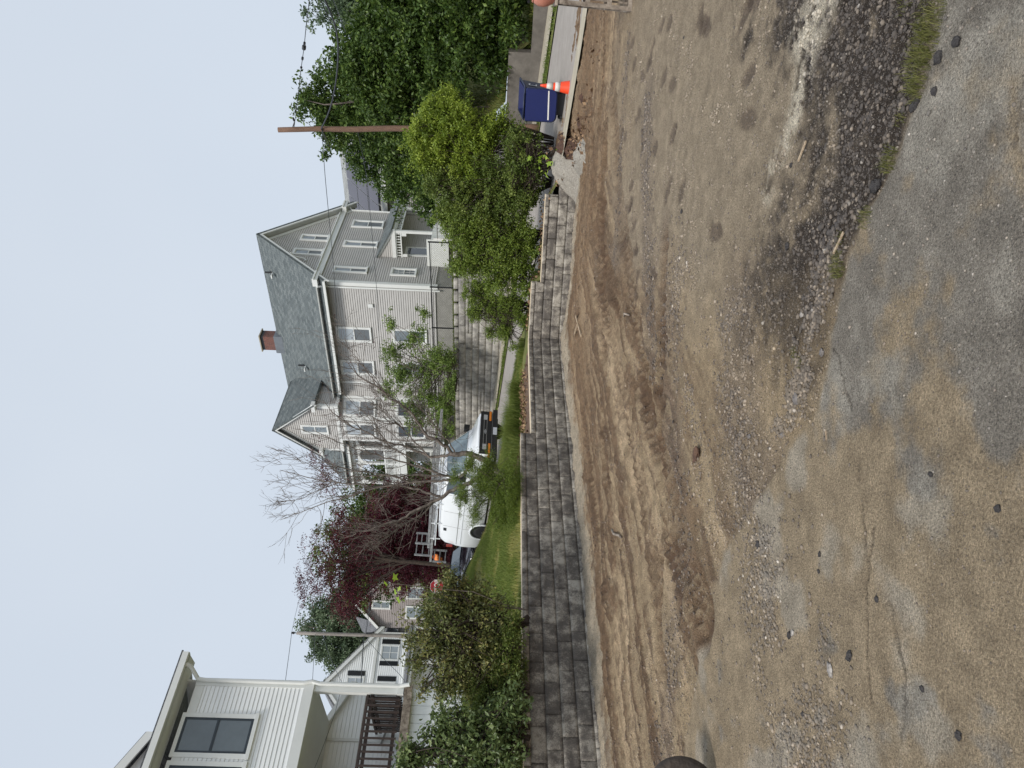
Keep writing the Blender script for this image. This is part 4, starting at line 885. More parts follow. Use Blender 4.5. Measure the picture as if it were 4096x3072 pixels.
    d = MB(); Rr.bar(d, 1.33, 2.22, 3.65, 5.6, .05, .06); d.build('pane', M['glass_dk'], dd)
    # post, deck
    p = MB(); p.obox(Ff.p(.02, 3.5, 0), a*.16, b*.16, (0, 0, 2.24)); p.obox(Ff.p(.0, 3.5, .03), a*.2, b*.2, (0, 0, .16)); p.build('corner_post', M['trim'], root, bevel=.008)
    k = MB(); k.obox(Ff.p(.05, 3.36, 0), a*(L-.1), b*2.7, (0, 0, .12)); Ff.bar(k, -.02, L, 3.28, 3.48, .0, .04); k.build('deck_floor', M['woodold'], root)
    def rail(F_, a0, a1, n):
        k = MB(); F_.bar(k, a0, a1, 4.36, 4.42, -.05, .05); F_.bar(k, a0, a1, 4.24, 4.32, -.02, .02); F_.bar(k, a0, a1, 3.60, 3.68, -.02, .02)
        for j in range(n): q = a0+.06+(a1-a0-.12)*j/(n-1); F_.bar(k, q-.021, q+.021, 3.56, 4.38, .02, .055)
        k.build('deck_railing', M['deckw'], root)
    rail(Ff.shift(-.08), .25, L, 44); rail(Face(Ff.p(.2, 0, -.1), b, -a), 0, 2.5, 17)
    k = MB(); k.obox(Ff.p(-.55, 3.5, -1.2), a*.7, b*.6, (0, 0, .05)); Rr.slope(k, -.6, 3.95, .5, 4.25, .05, .1, .14); k.build('stair_handrail', M['galv'], root)
    # lower wall with vertical grooves
    k = MB()
    for j in range(int(L/.21)): Ff.shift(-.12).bar(k, j*.21, j*.21+.2, 1.3, 3.3, -.05, 0)
    Ff.shift(-.13).bar(k, 0, L, 1.3, 3.3, -.1, -.02); k.build('grooved_lower_wall', M['sid_white'], root)
    k = MB(); k.obox(Ff.p(0.1, 1.2, -2.8), a*(L-.2), b*5.5, (0, 0, 8.0)); k.build('core', M['sid_white'], root)
M['sashdk'] = mat('dark blue grey sash', lin(38, 48, 56), .4)
M['glass_gr'] = mat('screened grey glass', lin(92, 102, 108), .25, coat=.7, var=.12, vscale=1.3)
near_house()

def cottage():
    # white gabled house with black shutters
    O = V3(-20.6, 58.0, 0); h = V3(-.76, -.65, 0).normalized(); n = Vector((-h.y, h.x, 0)); n = n if n.y < 0 else -n
    root = empty('shuttered_house', (O.x, O.y, 4.2), 'distant white gabled house with black window shutters beside the grey utility pole', 'house')
    Fc = Face(O, h, n); W_ = 8.6; EZ, RZ_ = 10.25, 13.9
    m = MB(); siding(m, Fc, [(0, 2.5), (W_, 2.5), (W_, EZ), (0, EZ)], 2.5, .16); siding(m, Fc, [(0, EZ), (W_, EZ), (W_/2, RZ_)], 4, .16)
    FL = Face(O, -n, -h); siding(m, FL, [(0, 4), (8, 4), (8, EZ), (0, EZ)], 4, .16); m.build('siding_walls', M['sid_white'], root)
    t = MB(); Fc.bar(t, 0, W_, EZ-.22, EZ, 0, .1); Fc.bar(t, 0, .2, 4, EZ-.2, 0, .05); Fc.bar(t, W_-.2, W_, 4, EZ-.2, 0, .05); rs = (RZ_-EZ)/(W_/2)
    Fc.slope(t, -.35, EZ-.35*rs+.1, W_/2, RZ_+.1, .4, .2, .3); Fc.slope(t, W_+.35, EZ-.35*rs+.1, W_/2, RZ_+.1, .4, .2, .3); Fc.bar(t, 0, W_, 7.55, 7.75, 0, .3); t.build('trim_boards', M['trim'], root)
    r = MB(); bk = -9
    for s_ in (-.4, W_+.4): slab(r, Fc.p(s_, EZ-.4*rs+.14, .3), Fc.p(s_, EZ-.4*rs+.14, bk), Fc.p(W_/2, RZ_+.14, bk), Fc.p(W_/2, RZ_+.14, .3), .12)
    r.build('roof', M['shingle3'], root)
    def sw(a0, a1, z0, z1):
        window(root, Fc, a0, a1, z0, z1, up='glass_bl', lo='glass_bl', mull=True)
        for q in (a0-.42, a1+.06): s = MB(); Fc.bar(s, q, q+.36, z0, z1, .0, .06); s.build('shutter', M['black'], root)
    sw(1.0, 2.25, 8.3, 9.75); sw(3.9, 5.15, 8.3, 9.75); sw(3.55, 4.85, 10.75, 12.1); sw(6.6, 7.85, 8.3, 9.75)
    v = MB(); Fc.bar(v, 4.1, 4.5, 12.6, 12.95, 0, .06); v.build('gable_vent', M['galv'], root)
    # lower porch roof
    r = MB(); slab(r, Fc.p(-.2, 7.3, 1.8), Fc.p(W_+.2, 7.3, 1.8), Fc.p(W_+.2, 7.75, 0), Fc.p(-.2, 7.75, 0), .1); r.build('porch_roof', M['shingle3'], root)
    r = MB(); Fc.bar(r, 0, W_, 7.0, 7.2, 1.6, 1.7)
    for q in (.1, 2.8, 5.7, 8.4): Fc.bar(r, q, q+.15, 4, 7.0, 1.58, 1.72)
    r.build('porch_frame', M['trim'], root)
    c = MB(); c.obox(Fc.p(.4, 3.6, -.4), h*(W_-.8), -n*7, (0, 0, EZ-3.8)); c.build('core', M['sid_white'], root)
cottage()

def dormer_house():
    O = V3(-16.5, 59.0, 0); h = V3(-1, -.12, 0).normalized(); n = Vector((h.y, -h.x, 0)); n = n if n.y < 0 else -n
    root = empty('dormer_house', (O.x, O.y, 4.2), 'distant taupe house with a small gabled dormer, half hidden by the red maple', 'house')
    Fc = Face(O, h, n); EZ = 10.3
    m = MB(); siding(m, Fc, [(-3.6, 2.5), (7.6, 2.5), (7.6, EZ-1.4), (-3.6, EZ-1.4)], 2.5, .15); siding(m, Fc.shift(.12), [(.3, 6), (3.9, 6), (3.9, 10.2), (.3, 10.2)], 4, .15); siding(m, Fc.shift(.12), [(.3, 10.2), (3.9, 10.2), (2.1, 12.0)], 4, .15); m.build('siding_walls', M['sid_taupe'], root)
    r = MB(); slab(r, Fc.p(-4, 9.2, .4), Fc.p(.25, 9.2, .4), Fc.p(.25, 12.9, -4), Fc.p(-4, 12.9, -4), .12); slab(r, Fc.p(3.95, 8.6, .4), Fc.p(6.0, 8.6, .4), Fc.p(5.2, 12.2, -4), Fc.p(3.95, 12.9, -4), .12)
    for s_ in (-.05, 4.25): slab(r, Fc.p(s_, 9.95, .5), Fc.p(s_, 9.95, -3.5), Fc.p(2.1, 12.2, -3.5), Fc.p(2.1, 12.2, .5), .1)
    r.build('roof', M['shingle3'], root)
    t = MB(); Fc.slope(t, -.1, 9.93, 2.1, 12.22, .28, .45, .55); Fc.slope(t, 4.3, 9.93, 2.1, 12.22, .28, .45, .55); Fc.bar(t, -.15, .4, 9.7, 10.0, .1, .5); Fc.bar(t, 3.8, 4.35, 9.7, 10.0, .1, .5); Fc.bar(t, -3.8, .2, 8.95, 9.15, .3, .45); t.build('trim_boards', M['trim'], root)
    s = MB(); Fc.bar(s, 3.95, 5.7, 7.2, 8.7, .02, .1); s.build('shingled_bay', M['shake'], root)
    window(root, Fc.shift(.14), 1.75, 2.45, 9.35, 10.9, up='glass_md', lo='glass_md')
    for a0 in (.55, 2.1, -2.2): window(root, Fc.shift(.14), a0, a0+1.05, 6.4, 8.1, up='glass_md', lo='glass_md')
    window(root, Fc.shift(.14), 4.2, 5.1, 6.2, 7.1, up='glass_md', lo='glass_md')
    c = MB(); c.obox(Fc.p(5.6, 3.6, -.2), -h*9.2, -n*6, (0, 0, 5.4)); c.build('core', M['sid_taupe'], root)
    c = MB(); c.obox(Fc.p(-1.2, 11.6, -2.2), h*.4, -n*.4, (0, 0, 1.2)); c.build('chimney_pipe', M['lead'], root)
dormer_house()

# ---------------------------------------------------------------- vehicles
class Loft:
    """body lofted along x (front at 0, rear negative); each station lists half profile points (y, z)"""
    def __init__(s, st): s.st = st          # [(x, [(y,z)...])]
    def pt(s, i, j, side, off=0.0):
        def g(ii, jj):
            x, pr = s.st[ii]; y, z = pr[jj]; return Vector((x, y, z))
        ni, nj = len(s.st)-1, len(s.st[0][1])-1; i = min(max(i, 0), ni); j = min(max(j, 0), nj)
        i0, j0 = min(int(i), ni-1), min(int(j), nj-1); fi, fj = i-i0, j-j0
        a, b, c, d = g(i0, j0), g(i0+1, j0), g(i0, j0+1), g(i0+1, j0+1)
        p = (a*(1-fi)+b*fi)*(1-fj)+(c*(1-fi)+d*fi)*fj
        e1 = (b-a)*(1-fj)+(d-c)*fj; e2 = (c-a)*(1-fi)+(d-b)*fi; n = e2.cross(e1)
        if n.length > 1e-9:
            n.normalize(); ctr = Vector((0, 0, 1.0)); n = n if n.dot(Vector((0, p.y, p.z-1.0))) >= 0 or abs(n.x) > .8 else -n
            if n.y < 0 and p.y > .3: n = -n
        p = p+n*off; return Vector((p.x, p.y*side, p.z))
    def xs(s, x):      # station index of an x
        for k in range(len(s.st)-1):
            x0, x1 = s.st[k][0], s.st[k+1][0]
            if x1 <= x <= x0: return k+(x0-x)/max(x0-x1, 1e-6)
        return 0 if x > s.st[0][0] else len(s.st)-1
    def body(s, T):
        mb = MB(); n = len(s.st[0][1])
        idx = []
        for x, pr in s.st:
            row = [len(mb.v)+k for k in range(2*n-1)]
            for y, z in pr: mb.v.append(T @ Vector((x, y, z)))
            for y, z in pr[:-1][::-1]: mb.v.append(T @ Vector((x, -y, z)))
            idx.append(row)
        for a, b in zip(idx, idx[1:]):
            for k in range(2*n-2): mb.f.append((a[k], a[k+1], b[k+1], b[k])); mb.uv += [(0, 0)]*4
        mb.f.append(tuple(idx[0])[::-1]); mb.uv += [(0, 0)]*(2*n-1); mb.f.append(tuple(idx[-1])); mb.uv += [(0, 0)]*(2*n-1)
        return mb
    def patch(s, mb, T, i0, i1, j0, j1, side, off, ni=4, nj=4):
        for a in range(ni):
            for b in range(nj):
                q = [(i0+(i1-i0)*(a+da)/ni, j0+(j1-j0)*(b+db)/nj) for da, db in ((0, 0), (1, 0), (1, 1), (0, 1))]
                mb.quad(*[T @ s.pt(i, j, side, off) for i, j in q])
def xform(p, fx):     # frame with local +x = heading
    z = Vector((0, 0, 1)); f = Vector(fx).normalized(); l = z.cross(f).normalized(); u = f.cross(l)
    m = Matrix((f, l, u)).transposed().to_4x4(); m.translation = p; return m
def tbox(mb, T, x0, x1, y0, y1, z0, z1):
    o = T @ Vector((x0, y0, z0)); mb.obox(o, T.to_3x3() @ Vector((x1-x0, 0, 0)), T.to_3x3() @ Vector((0, y1-y0, 0)), T.to_3x3() @ Vector((0, 0, z1-z0)))
def wheel(root, T, x, y, r, w_, side):
    ax = T.to_3x3() @ Vector((0, side, 0)); c = T @ Vector((x, y, r))
    m = MB(); m.lathe(c, ax, [(-w_, r*.6), (-w_, r*.93), (-w_*.7, r), (-w_*.15, r), (0, r*.93), (0, r*.62)], 24); o = m.build('wheel', M['rubber'], root, smooth=True)
    m = MB(); m.lathe(c, ax, [(-.06, r*.6), (-.0, r*.62), (-.02, r*.52), (-.03, r*.25), (.0, r*.2), (.0, .01)], 18); m.build('rim', M['steel'], o)
HEAD = Vector((.714, -.7, -.07))
def van():
    p = Vector(AQ(13.6, .15)); p.z = RZ(13.6)+.03
    # local y+ is the driver's left (away from the camera side = -y?)
    T = xform(p, HEAD); root = empty('white_van', p, 'old white cargo van with black grille and roof rack, parked facing downhill behind the lawn', 'van')
    # near side of the van lies towards the camera; shift so that side sits at the kerb
    T = T @ Matrix.Translation((0, 1.0, 0))
    def sec(x, T_, w=1.0, hood=False, bot=.36):
        if hood: return (x, [(.9*w, bot), (.99*w, bot+.15), (1.0*w, .62), (.99*w, .74), (.97*w, T_-.13), (.90*w, T_-.05), (.72*w, T_-.01), (0, T_+.015)])
        return (x, [(.9*w, bot), (.99*w, bot+.2), (1.0*w, .86), (.995*w, 1.08), (.96*w, 1.30), (.87*w, T_-.20), (.74*w, T_-.04), (0, T_)])
    st = [sec(.0, .92, .93, 1, .4), sec(-.05, .98, .97, 1), sec(-.35, 1.06, 1, 1), sec(-.78, 1.15, 1, 1), (-.95, [(.9, .36), (.99, .56), (1.0, .82), (.995, .98), (.97, 1.10), (.93, 1.16), (.80, 1.20), (0, 1.23)]),
          sec(-1.62, 1.96, .985), sec(-1.85, 2.03), sec(-2.6, 2.07), sec(-3.6, 2.08), sec(-4.6, 2.07), sec(-5.3, 2.03, .99), sec(-5.52, 1.93, .97), sec(-5.6, 1.7, .95)]
    Lf = Loft(st); b = Lf.body(T); bo = b.build('body', M['white_p'], root, smooth=True, bevel=0)
    es = bo.modifiers.new('edges', 'EDGE_SPLIT'); es.split_angle = R(32)
    # windscreen and side glass
    g = MB(); i0, i1 = 4.06, 4.93
    for sd_ in (1, -1): Lf.patch(g, T, i0, i1, 5.4, 7, sd_, .012, 6, 5)
    g.build('windscreen', M['wsglass'], root, smooth=True)
    g = MB()
    for k in range(2): tbox(g, T @ Matrix.Translation((-1.02, .5-k*.75, 1.27)) @ Matrix.Rotation(R(-42), 4, 'Y'), -.02, .02, -.5, .18, 0, .02)
    g.build('wiper', M['black_pl'], root)
    for sd_ in (1, -1):
        g = MB(); Lf.patch(g, T, Lf.xs(-1.32), Lf.xs(-2.35), 4.05, 5.0, sd_, .008, 4, 3); g.build('side_window', M['carglass'], root, smooth=True)
        g = MB()
        for x in (-1.25, -2.45, -3.45, -4.35): Lf.patch(g, T, Lf.xs(x), Lf.xs(x-.012), .6, 5.6, sd_, .004, 1, 8)
        Lf.patch(g, T, Lf.xs(-2.5), Lf.xs(-5.45), 4.0, 4.04, sd_, .004, 8, 1)
        g.build('door_gaps', M['galv'], root)
        g = MB(); tbox(g, T, -2.75, -2.55, sd_*1.0-.012, sd_*1.0+.022, 1.1, 1.16); g.build('door_handle', M['black_pl'], root, bevel=.006)
        g = MB(); Lf.patch(g, T, Lf.xs(-2.46), Lf.xs(-5.4), 3.35, 3.55, sd_, .018, 8, 1); g.build('side_moulding', M['white_p'], root, smooth=True)
        g = MB(); tbox(g, T, -1.22, -1.06, sd_*1.03-(.0 if sd_ > 0 else .22), sd_*1.03+(.22 if sd_ > 0 else 0), 1.22, 1.42); g.build('wing_mirror', M['black_pl'], root, bevel=.03)
        for x in (-4.0, -5.0): pass
        g = MB(); Lf.patch(g, T, Lf.xs(-4.5), Lf.xs(-4.68), 4.75, 4.95, sd_, .008, 1, 1); g.build('vent_grille', M['black_pl'], root)
        g = MB(); tbox(g, T, -5.63, -5.50, sd_*.94-.03, sd_*.94+.01, 1.45, 1.68); g.build('tail_lamp', M['red'], root, bevel=.01)
        # wheel arches with wheels
        for x in (-.95, -4.45):
            ctr = Vector((x, sd_*.985, .40)); m = MB(); nn = 20; R1 = .46
            ring = [T @ (ctr+Vector((math.cos(t)*R1, sd_*.022, math.sin(t)*R1))) for t in [math.pi*(k/nn*1.16-.08) for k in range(nn+1)]]
            m.quad(*ring); m.build('wheel_well_shade', M['black_pl'], root)  # flat disc, no cut recess: the shade inside is its black colour
            m = MB(); m.tube([T @ (ctr+Vector((math.cos(t)*R1, sd_*.02, math.sin(t)*R1))) for t in [math.pi*(k/nn*1.16-.08) for k in range(nn+1)]], .035, 6); m.build('wheel_arch', M['white_p'], root, smooth=True)
            wheel(root, T, x, sd_*1.025, .365, .22, sd_)
    # face
    g = MB(); tbox(g, T, -.01, .035, -.94, .94, .50, .89); gr = g.build('grille', M['black_pl'], root, bevel=.02)
    g = MB()
    for z in (.66, .76): tbox(g, T, .03, .045, -.62, .62, z, z+.018)
    g.build('grille_bar', M['galv'], gr)
    g = MB(); tbox(g, T, .04, .055, -.10, .10, .695, .735); tbox(g, T, .041, .054, -.045, .045, .665, .765); g.build('cross_emblem', M['steel'], gr)
    for sd_ in (1, -1):
        g = MB(); tbox(g, T, .03, .05, sd_*.66-.11, sd_*.66+.11, .66, .79); g.build('headlight', M['lens'], root, bevel=.01)
        g = MB(); tbox(g, T, .0, .055, sd_*.72-.20, sd_*.72+.20, .53, .60); g.build('turn_signal', M['amber'], root, bevel=.008)
        g = MB(); tbox(g, T, -.13, .02, sd_*.95-.03, sd_*.95+.03, .53, .60); g.build('side_marker', M['amber'], root, bevel=.008)
    g = MB(); tbox(g, T, -.12, .11, -.98, .98, .32, .48); g.build('front_bumper', M['black_pl'], root, bevel=.03)
    g = MB(); tbox(g, T, .111, .12, -.16, .16, .33, .46); g.build('number_plate', M['pale'], root)
    g = MB(); tbox(g, T, -5.75, -5.55, -.95, .95, .42, .58); g.build('rear_bumper', M['black_pl'], root, bevel=.03)
    g = MB(); tbox(g, T, -5.5, -.2, -.85, .85, .28, .5); g.build('chassis', M['black_pl'], root)
    # roof rack
    g = MB()
    for x in (-1.9, -3.1, -4.3, -5.3):
        g.tube([T @ Vector((x, -.92, 2.16)), T @ Vector((x, .92, 2.16))], .025, 6)
        for sd_ in (1, -1): g.tube([T @ Vector((x, sd_*.86, 1.93)), T @ Vector((x, sd_*.86, 2.30))], .022, 6)
    for sd_ in (1, -1): g.tube([T @ Vector((-1.7, sd_*.86, 2.10)), T @ Vector((-5.75, sd_*.86, 2.10))], .02, 6)
    g.build('roof_rack', M['white_p'], root)
    return T
VT = van()
def ladder(name, T, x0, x1, y0, z0, wd, label, step=.305, rail=.085, tilt=0):
    o = T @ Vector(((x0+x1)/2, y0, z0)); root = empty(name, o, label, 'ladder', 'ladders lying on the van roof rack')
    Tt = T @ Matrix.Rotation(tilt, 4, 'Y')
    for y in (y0, y0+wd): m = MB(); tbox(m, Tt, x1, x0, y-.015, y+.015, z0, z0+rail); m.build('side_rail', M['alu'], root)
    n = int((x0-x1)/step); r_ = []
    for k in range(n): m = MB(); x = x0-.15-k*step; m.tube([Tt @ Vector((x, y0-.028, z0+rail/2)), Tt @ Vector((x, y0+wd+.028, z0+rail/2))], .017, 6); m.build('rung', M['galv'], root)
    return Tt
ladder('ladder', VT, .55, -7.2, -.72, 2.20, .42, 'longest aluminium ladder on the side of the van rack nearest the lawn')
ladder('ladder', VT, -.2, -6.3, -.66, 2.32, .36, 'aluminium ladder stacked on top of the longest one, on the van rack')
ladder('ladder', VT, .35, -6.6, .12, 2.20, .45, 'aluminium ladder on the far side of the van rack, towards the stone wall')
def standoff(x, z, hgt, y0, y1, label):
    p = VT @ Vector((x, y0, z)); root = empty('ladder_stabilizer', p, label, 'ladder bracket', 'metal brackets on the tail of the ladders')
    for y in (y0, y1): m = MB(); tbox(m, VT, x-.03, x+.03, y-.03, y+.03, z, z+hgt); m.build('upright', M['alu'], root)
    for k in range(3): m = MB(); tbox(m, VT, x-.02, x+.02, y0+.03, y1-.03, z+hgt*(.1+.4*k)-.02, z+hgt*(.1+.4*k)+.02); m.build('crossbar', M['alu'], root)
standoff(-5.95, 2.4, .48, -.7, -.25, 'upright metal ladder bracket closest to the van roof, at the tail of the ladders')
standoff(-6.75, 2.28, .62, -.72, -.2, 'tallest upright ladder bracket standing at the tail of the ladders')
standoff(-7.15, 1.62, .55, -.72, -.2, 'ladder bracket hanging below the ladder ends above the dark car')
def flag():
    p = VT @ Vector((-7.2, -.5, 2.2)); m = MB(); n = 8
    for k in range(n):
        a, b = k/n, (k+1)/n; f = lambda t: VT @ Vector((-7.2-.22*t-.05*math.sin(t*9), -.5+.06*math.sin(t*7), 2.2-.42*t)); w_ = lambda t: .03+.14*math.sin(t*2.6)
        for off in (0, .012): m.quad(f(a)+V3(0, off, 0)-V3(w_(a), 0, 0), f(a)+V3(w_(a), off, 0), f(b)+V3(w_(b), off, 0), f(b)+V3(-w_(b), off, 0))
    o = m.build('warning_flag', M['orange_cl'], None); tag(o, 'orange warning cloth hanging from the ladder ends behind the van', 'flag')
flag()
def sedan():
    p = Vector(AQ(19.9, .1)); p.z = RZ(19.9)+.05; T = xform(p, HEAD) @ Matrix.Translation((0, .95, 0))
    root = empty('dark_car', p, 'black saloon car with blue grey windows parked right behind the white van', 'car')
    def s(x, T_, w, belt): return (x, [(.84*w, .25), (.92*w, .4), (.93*w, .62), (.92*w, belt-.04), (.86*w, belt), (.70*w, max(belt+.01, T_-.09)), (.58*w, max(belt+.02, T_-.02)), (0, T_+.01 if T_ > belt+.03 else belt+.05)])
    st = [s(0, .7, .86, .62), s(-.12, .76, .96, .72), s(-.7, .9, 1, .85), s(-1.2, .98, 1, .93), s(-1.4, 1.0, 1, .95), s(-2.05, 1.40, 1, .97), s(-2.6, 1.45, 1, .97), s(-3.3, 1.42, 1, .97), s(-4.05, 1.08, 1, .97), s(-4.5, 1.04, .98, .95), s(-4.72, .9, .93, .86)]
    Lf = Loft(st); bo = Lf.body(T).build('body', M['black_p'], root, smooth=True); es = bo.modifiers.new('edges', 'EDGE_SPLIT'); es.split_angle = R(40)
    g = MB()
    for sd_ in (1, -1): Lf.patch(g, T, 4.1, 4.9, 4.7, 7, sd_, .01, 4, 4)
    g.build('windscreen', M['carglass'], root, smooth=True)
    for sd_ in (1, -1):
        for a, b in ((-1.75, -2.62), (-2.68, -3.45)): g = MB(); Lf.patch(g, T, Lf.xs(a), Lf.xs(b), 4.15, 4.95, sd_, .008, 3, 2); g.build('side_window', M['wsglass'], root, smooth=True)
        g = MB(); Lf.patch(g, T, Lf.xs(-.9), Lf.xs(-4.2), 2.5, 2.58, sd_, .012, 8, 1); g.build('side_trim', M['signw'], root)
        g = MB(); tbox(g, T, -2.95, -2.8, sd_*.93-.01, sd_*.93+.02, .80, .83); g.build('door_handle', M['steel'], root)
        for x in (-.85, -3.6): wheel(root, T, x, sd_*.94, .31, .2, sd_)
        g = MB(); tbox(g, T, -.1, .0, sd_*.62-.16, sd_*.62+.16, .55, .66); g.build('headlight', M['lens'], root, bevel=.01)
sedan()

# ---------------------------------------------------------------- plants
def at(X, Y, y):
    """world point at depth y seen at photo position X, Y (4096 x 3072)"""
    d = _L+IX*((X-2048)/F)+IY*((Y-1536)/F); t = y/d.y; return Vector((0, 0, CAMH))+d*t
def leaf_arrays(P, size, rng, aspect=.5, up=.5, droop=.2, fold=.25, dirs=None, tint=None):
    N = len(P)
    d = rng.standard_normal((N, 3)) if dirs is None else dirs+.5*rng.standard_normal((N, 3)); d[:, 2] -= droop; d /= np.linalg.norm(d, axis=1)[:, None]
    nn = rng.standard_normal((N, 3)); nn[:, 2] = nn[:, 2]*(1-up)+up*1.6; s_ = np.cross(d, nn); s_ /= np.linalg.norm(s_, axis=1)[:, None]+1e-9; nn = np.cross(s_, d)
    L = size[:, None]; W = L*aspect*.5
    b = P; tip = P+d*L; m = P+d*L*.5
    V = np.stack([b, m+s_*W+nn*L*fold*.3, tip-nn*L*.08, m-s_*W+nn*L*fold*.3], 1)
    i = np.arange(N)*4; Fc = np.concatenate([np.stack([i, i+1, i+2], 1), np.stack([i, i+2, i+3], 1)])
    return V.reshape(-1, 3), Fc
def foliage(name, parent, P, size, m, rng, tint=None, **kw):
    V, Fc = leaf_arrays(P, size, rng, **kw)
    t = rng.random(len(P)) if tint is None else tint
    return npmesh(name, V, Fc, m, parent, attrs={'tint': np.repeat(np.clip(t, 0, 1), 4)})
def cluster_points(blobs, ncl, rng, shell=.45, flat=.0):
    B = np.array([b[:6] for b in blobs], float); w_ = np.array([b[6] if len(b) > 6 else b[3]*b[4]*b[5] for b in blobs], float)**.8; w_ /= w_.sum()
    k = rng.choice(len(B), ncl, p=w_); d = rng.standard_normal((ncl, 3)); d /= np.linalg.norm(d, axis=1)[:, None]
    r = rng.random(ncl)**shell; r *= 1+.16*rng.standard_normal(ncl)
    return B[k, :3]+d*B[k, 3:6]*r[:, None], k
def limb(mb, a, b, r0, r1, rng, n=6, wob=.12, sag=0.0, sides=6):
    a, b = Vector(a), Vector(b); L = (b-a).length; pts = []; rad = []
    o = Vector(rng.standard_normal(3))*L*wob
    for k in range(n+1):
        t = k/n; p = a.lerp(b, t)+o*math.sin(math.pi*t)*.6+Vector(rng.standard_normal(3))*L*wob*.12*(0 < k < n); p.z += math.sin(math.pi*t)*sag*L
        pts.append(p); rad.append(r0*(1-t)+r1*t)
    mb.tube(pts, rad, sides, cap=False); return pts
def tree(name, base, blobs, nleaf, lsize, m, label, cat='tree', bark='bark', trunk_r=.15, ncl=None, spread=.28, group=None, seed=1, nlimb=10, aspect=.5, shell=.45, stems=1, crown='crown', droop=.25, up=.5, tvar=.55):
    rng = np.random.default_rng(seed); base = Vector(base); root = empty(name, base, label, cat, group)
    ncl = ncl or max(30, nleaf//70); C_, k = cluster_points(blobs, ncl, rng, shell)
    per = rng.integers(ncl, size=nleaf); g = rng.standard_normal((nleaf, 3)); g /= np.linalg.norm(g, axis=1)[:, None]; rr = rng.random(nleaf)**.55
    csz = spread*(.55+.9*rng.random(ncl)); P = C_[per]+g*(rr*csz[per])[:, None]*np.array([1, 1, .62])
    P = P[P[:, 2] > base.z+.02]; nl = len(P); per = per[:nl]
    ct = rng.random(ncl); tint = ct[per]*tvar+rng.random(nl)*(1-tvar)
    size = lsize*(.55+.7*rng.random(nl))
    foliage(crown, root, P, size, G[m], rng, tint=tint, aspect=aspect, droop=droop, up=up)
    mb = MB(); B = [Vector(b[:3]) for b in blobs]; low = min(b.z for b in B)
    for s_ in range(stems):
        b0 = base+Vector((rng.uniform(-1, 1), rng.uniform(-1, 1), 0))*trunk_r*(3 if stems > 1 else 0)
        top = sum(B, Vector())/len(B) if stems == 1 else B[s_ % len(B)]
        sp = limb(mb, b0, b0.lerp(top, .8), trunk_r, trunk_r*.45, rng, 7, .05, sides=8)
        for _ in range(nlimb//stems+1):
            st_ = sp[rng.integers(2, len(sp))]; e = Vector(C_[rng.integers(ncl)]); l = limb(mb, st_, e, trunk_r*.4, .008, rng, 5, .1, .06, 5)
            for _ in range(4):
                q = l[rng.integers(1, len(l))]; e2 = Vector(C_[rng.integers(ncl)])
                if (e2-q).length > 1.6*spread*5: e2 = q+(e2-q).normalized()*spread*4
                limb(mb, q, e2, max(.006, trunk_r*.12), .004, rng, 4, .12, 0, 4)
    mb.build('trunk' if stems == 1 else 'stems', M[bark], root, smooth=True)
    return root
def bl(X, Y, d, r, rz=None, rd=None, w_=None):
    p = at(X, Y, d); rz = rz or r; rd = rd or r; t = [p.x, p.y, p.z, r, rd, rz]
    return t+([w_] if w_ else [])
GP = 'green trees along the far side of the street'
# dark trees behind the concrete wall, right of the pole
def gz(p): a, q = aq_of(p.x, p.y); return float(yard_z(np.array([a]), np.array([q]))[0])-.1
def groundp(X, Y, d):
    p = at(X, Y, d); p.z = gz(p); return p
tree('broadleaf_tree', groundp(2000, 420, 27), [bl(1330, 440, 27, 1.3), bl(1450, 350, 26.5, 1.6), bl(1600, 380, 26, 1.8), bl(1700, 260, 25.5, 1.6), bl(1560, 470, 27, 1.3), bl(1800, 430, 25.5, 1.5), bl(1900, 330, 24.8, 1.2), bl(1420, 480, 27.5, 1.0)], 60000, .16, 'dark', 'tallest dark green tree, its leafy crown rising just right of the brown pole', trunk_r=.2, seed=21, nlimb=16, spread=.42, group=GP)
tree('broadleaf_tree', groundp(2000, 170, 25), [bl(1480, 190, 25, 1.25), bl(1600, 150, 24.5, 1.5), bl(1720, 120, 24, 1.5), bl(1450, 280, 25.5, 1.2), bl(1850, 180, 23.6, 1.3), bl(1960, 100, 23.2, 1.0), bl(1980, 230, 23.6, .9)], 52000, .16, 'deep', 'wide dark green tree overhanging the concrete wall at the right of the street', trunk_r=.18, seed=22, nlimb=14, spread=.42, group=GP)
tree('broadleaf_tree', groundp(2000, -80, 23.6), [bl(1560, 0, 24.2, 1.3), bl(1700, -60, 23.6, 1.5), bl(1850, 20, 23, 1.3), bl(1980, -20, 22.6, 1.1), bl(2040, 60, 22.6, .75), bl(2040, -90, 22.4, .9)], 32000, .16, 'dark', 'dark green tree cut by the right edge, hanging low over the concrete wall', trunk_r=.18, seed=23, nlimb=10, spread=.4, group=GP)
tree('background_tree', groundp(1750, -60, 36), [bl(1370, -20, 36, 1.9), bl(1440, 40, 36, 1.4), bl(1560, -60, 35, 2.2), bl(1340, 20, 36, .9)], 16000, .19, 'far', 'paler tree top behind the dark trees where the cables leave the view', trunk_r=.22, seed=24, spread=.5, group=GP)
tree('broadleaf_tree', groundp(1900, 700, 30), [bl(1490, 620, 30, 1.1), bl(1630, 730, 29.5, 1.2), bl(1640, 620, 29, 1.6), bl(1540, 560, 29.5, 1.2), bl(1390, 575, 30, .75), bl(1760, 790, 28.5, 1.1), bl(1300, 610, 30, .35, w_=.02), bl(1800, 660, 28, 1.4), bl(1740, 700, 28.5, 1.2)], 42000, .15, 'deep', 'green tree left of the brown pole, covering part of the solar panel roof', trunk_r=.17, seed=25, nlimb=16, spread=.36, group=GP)
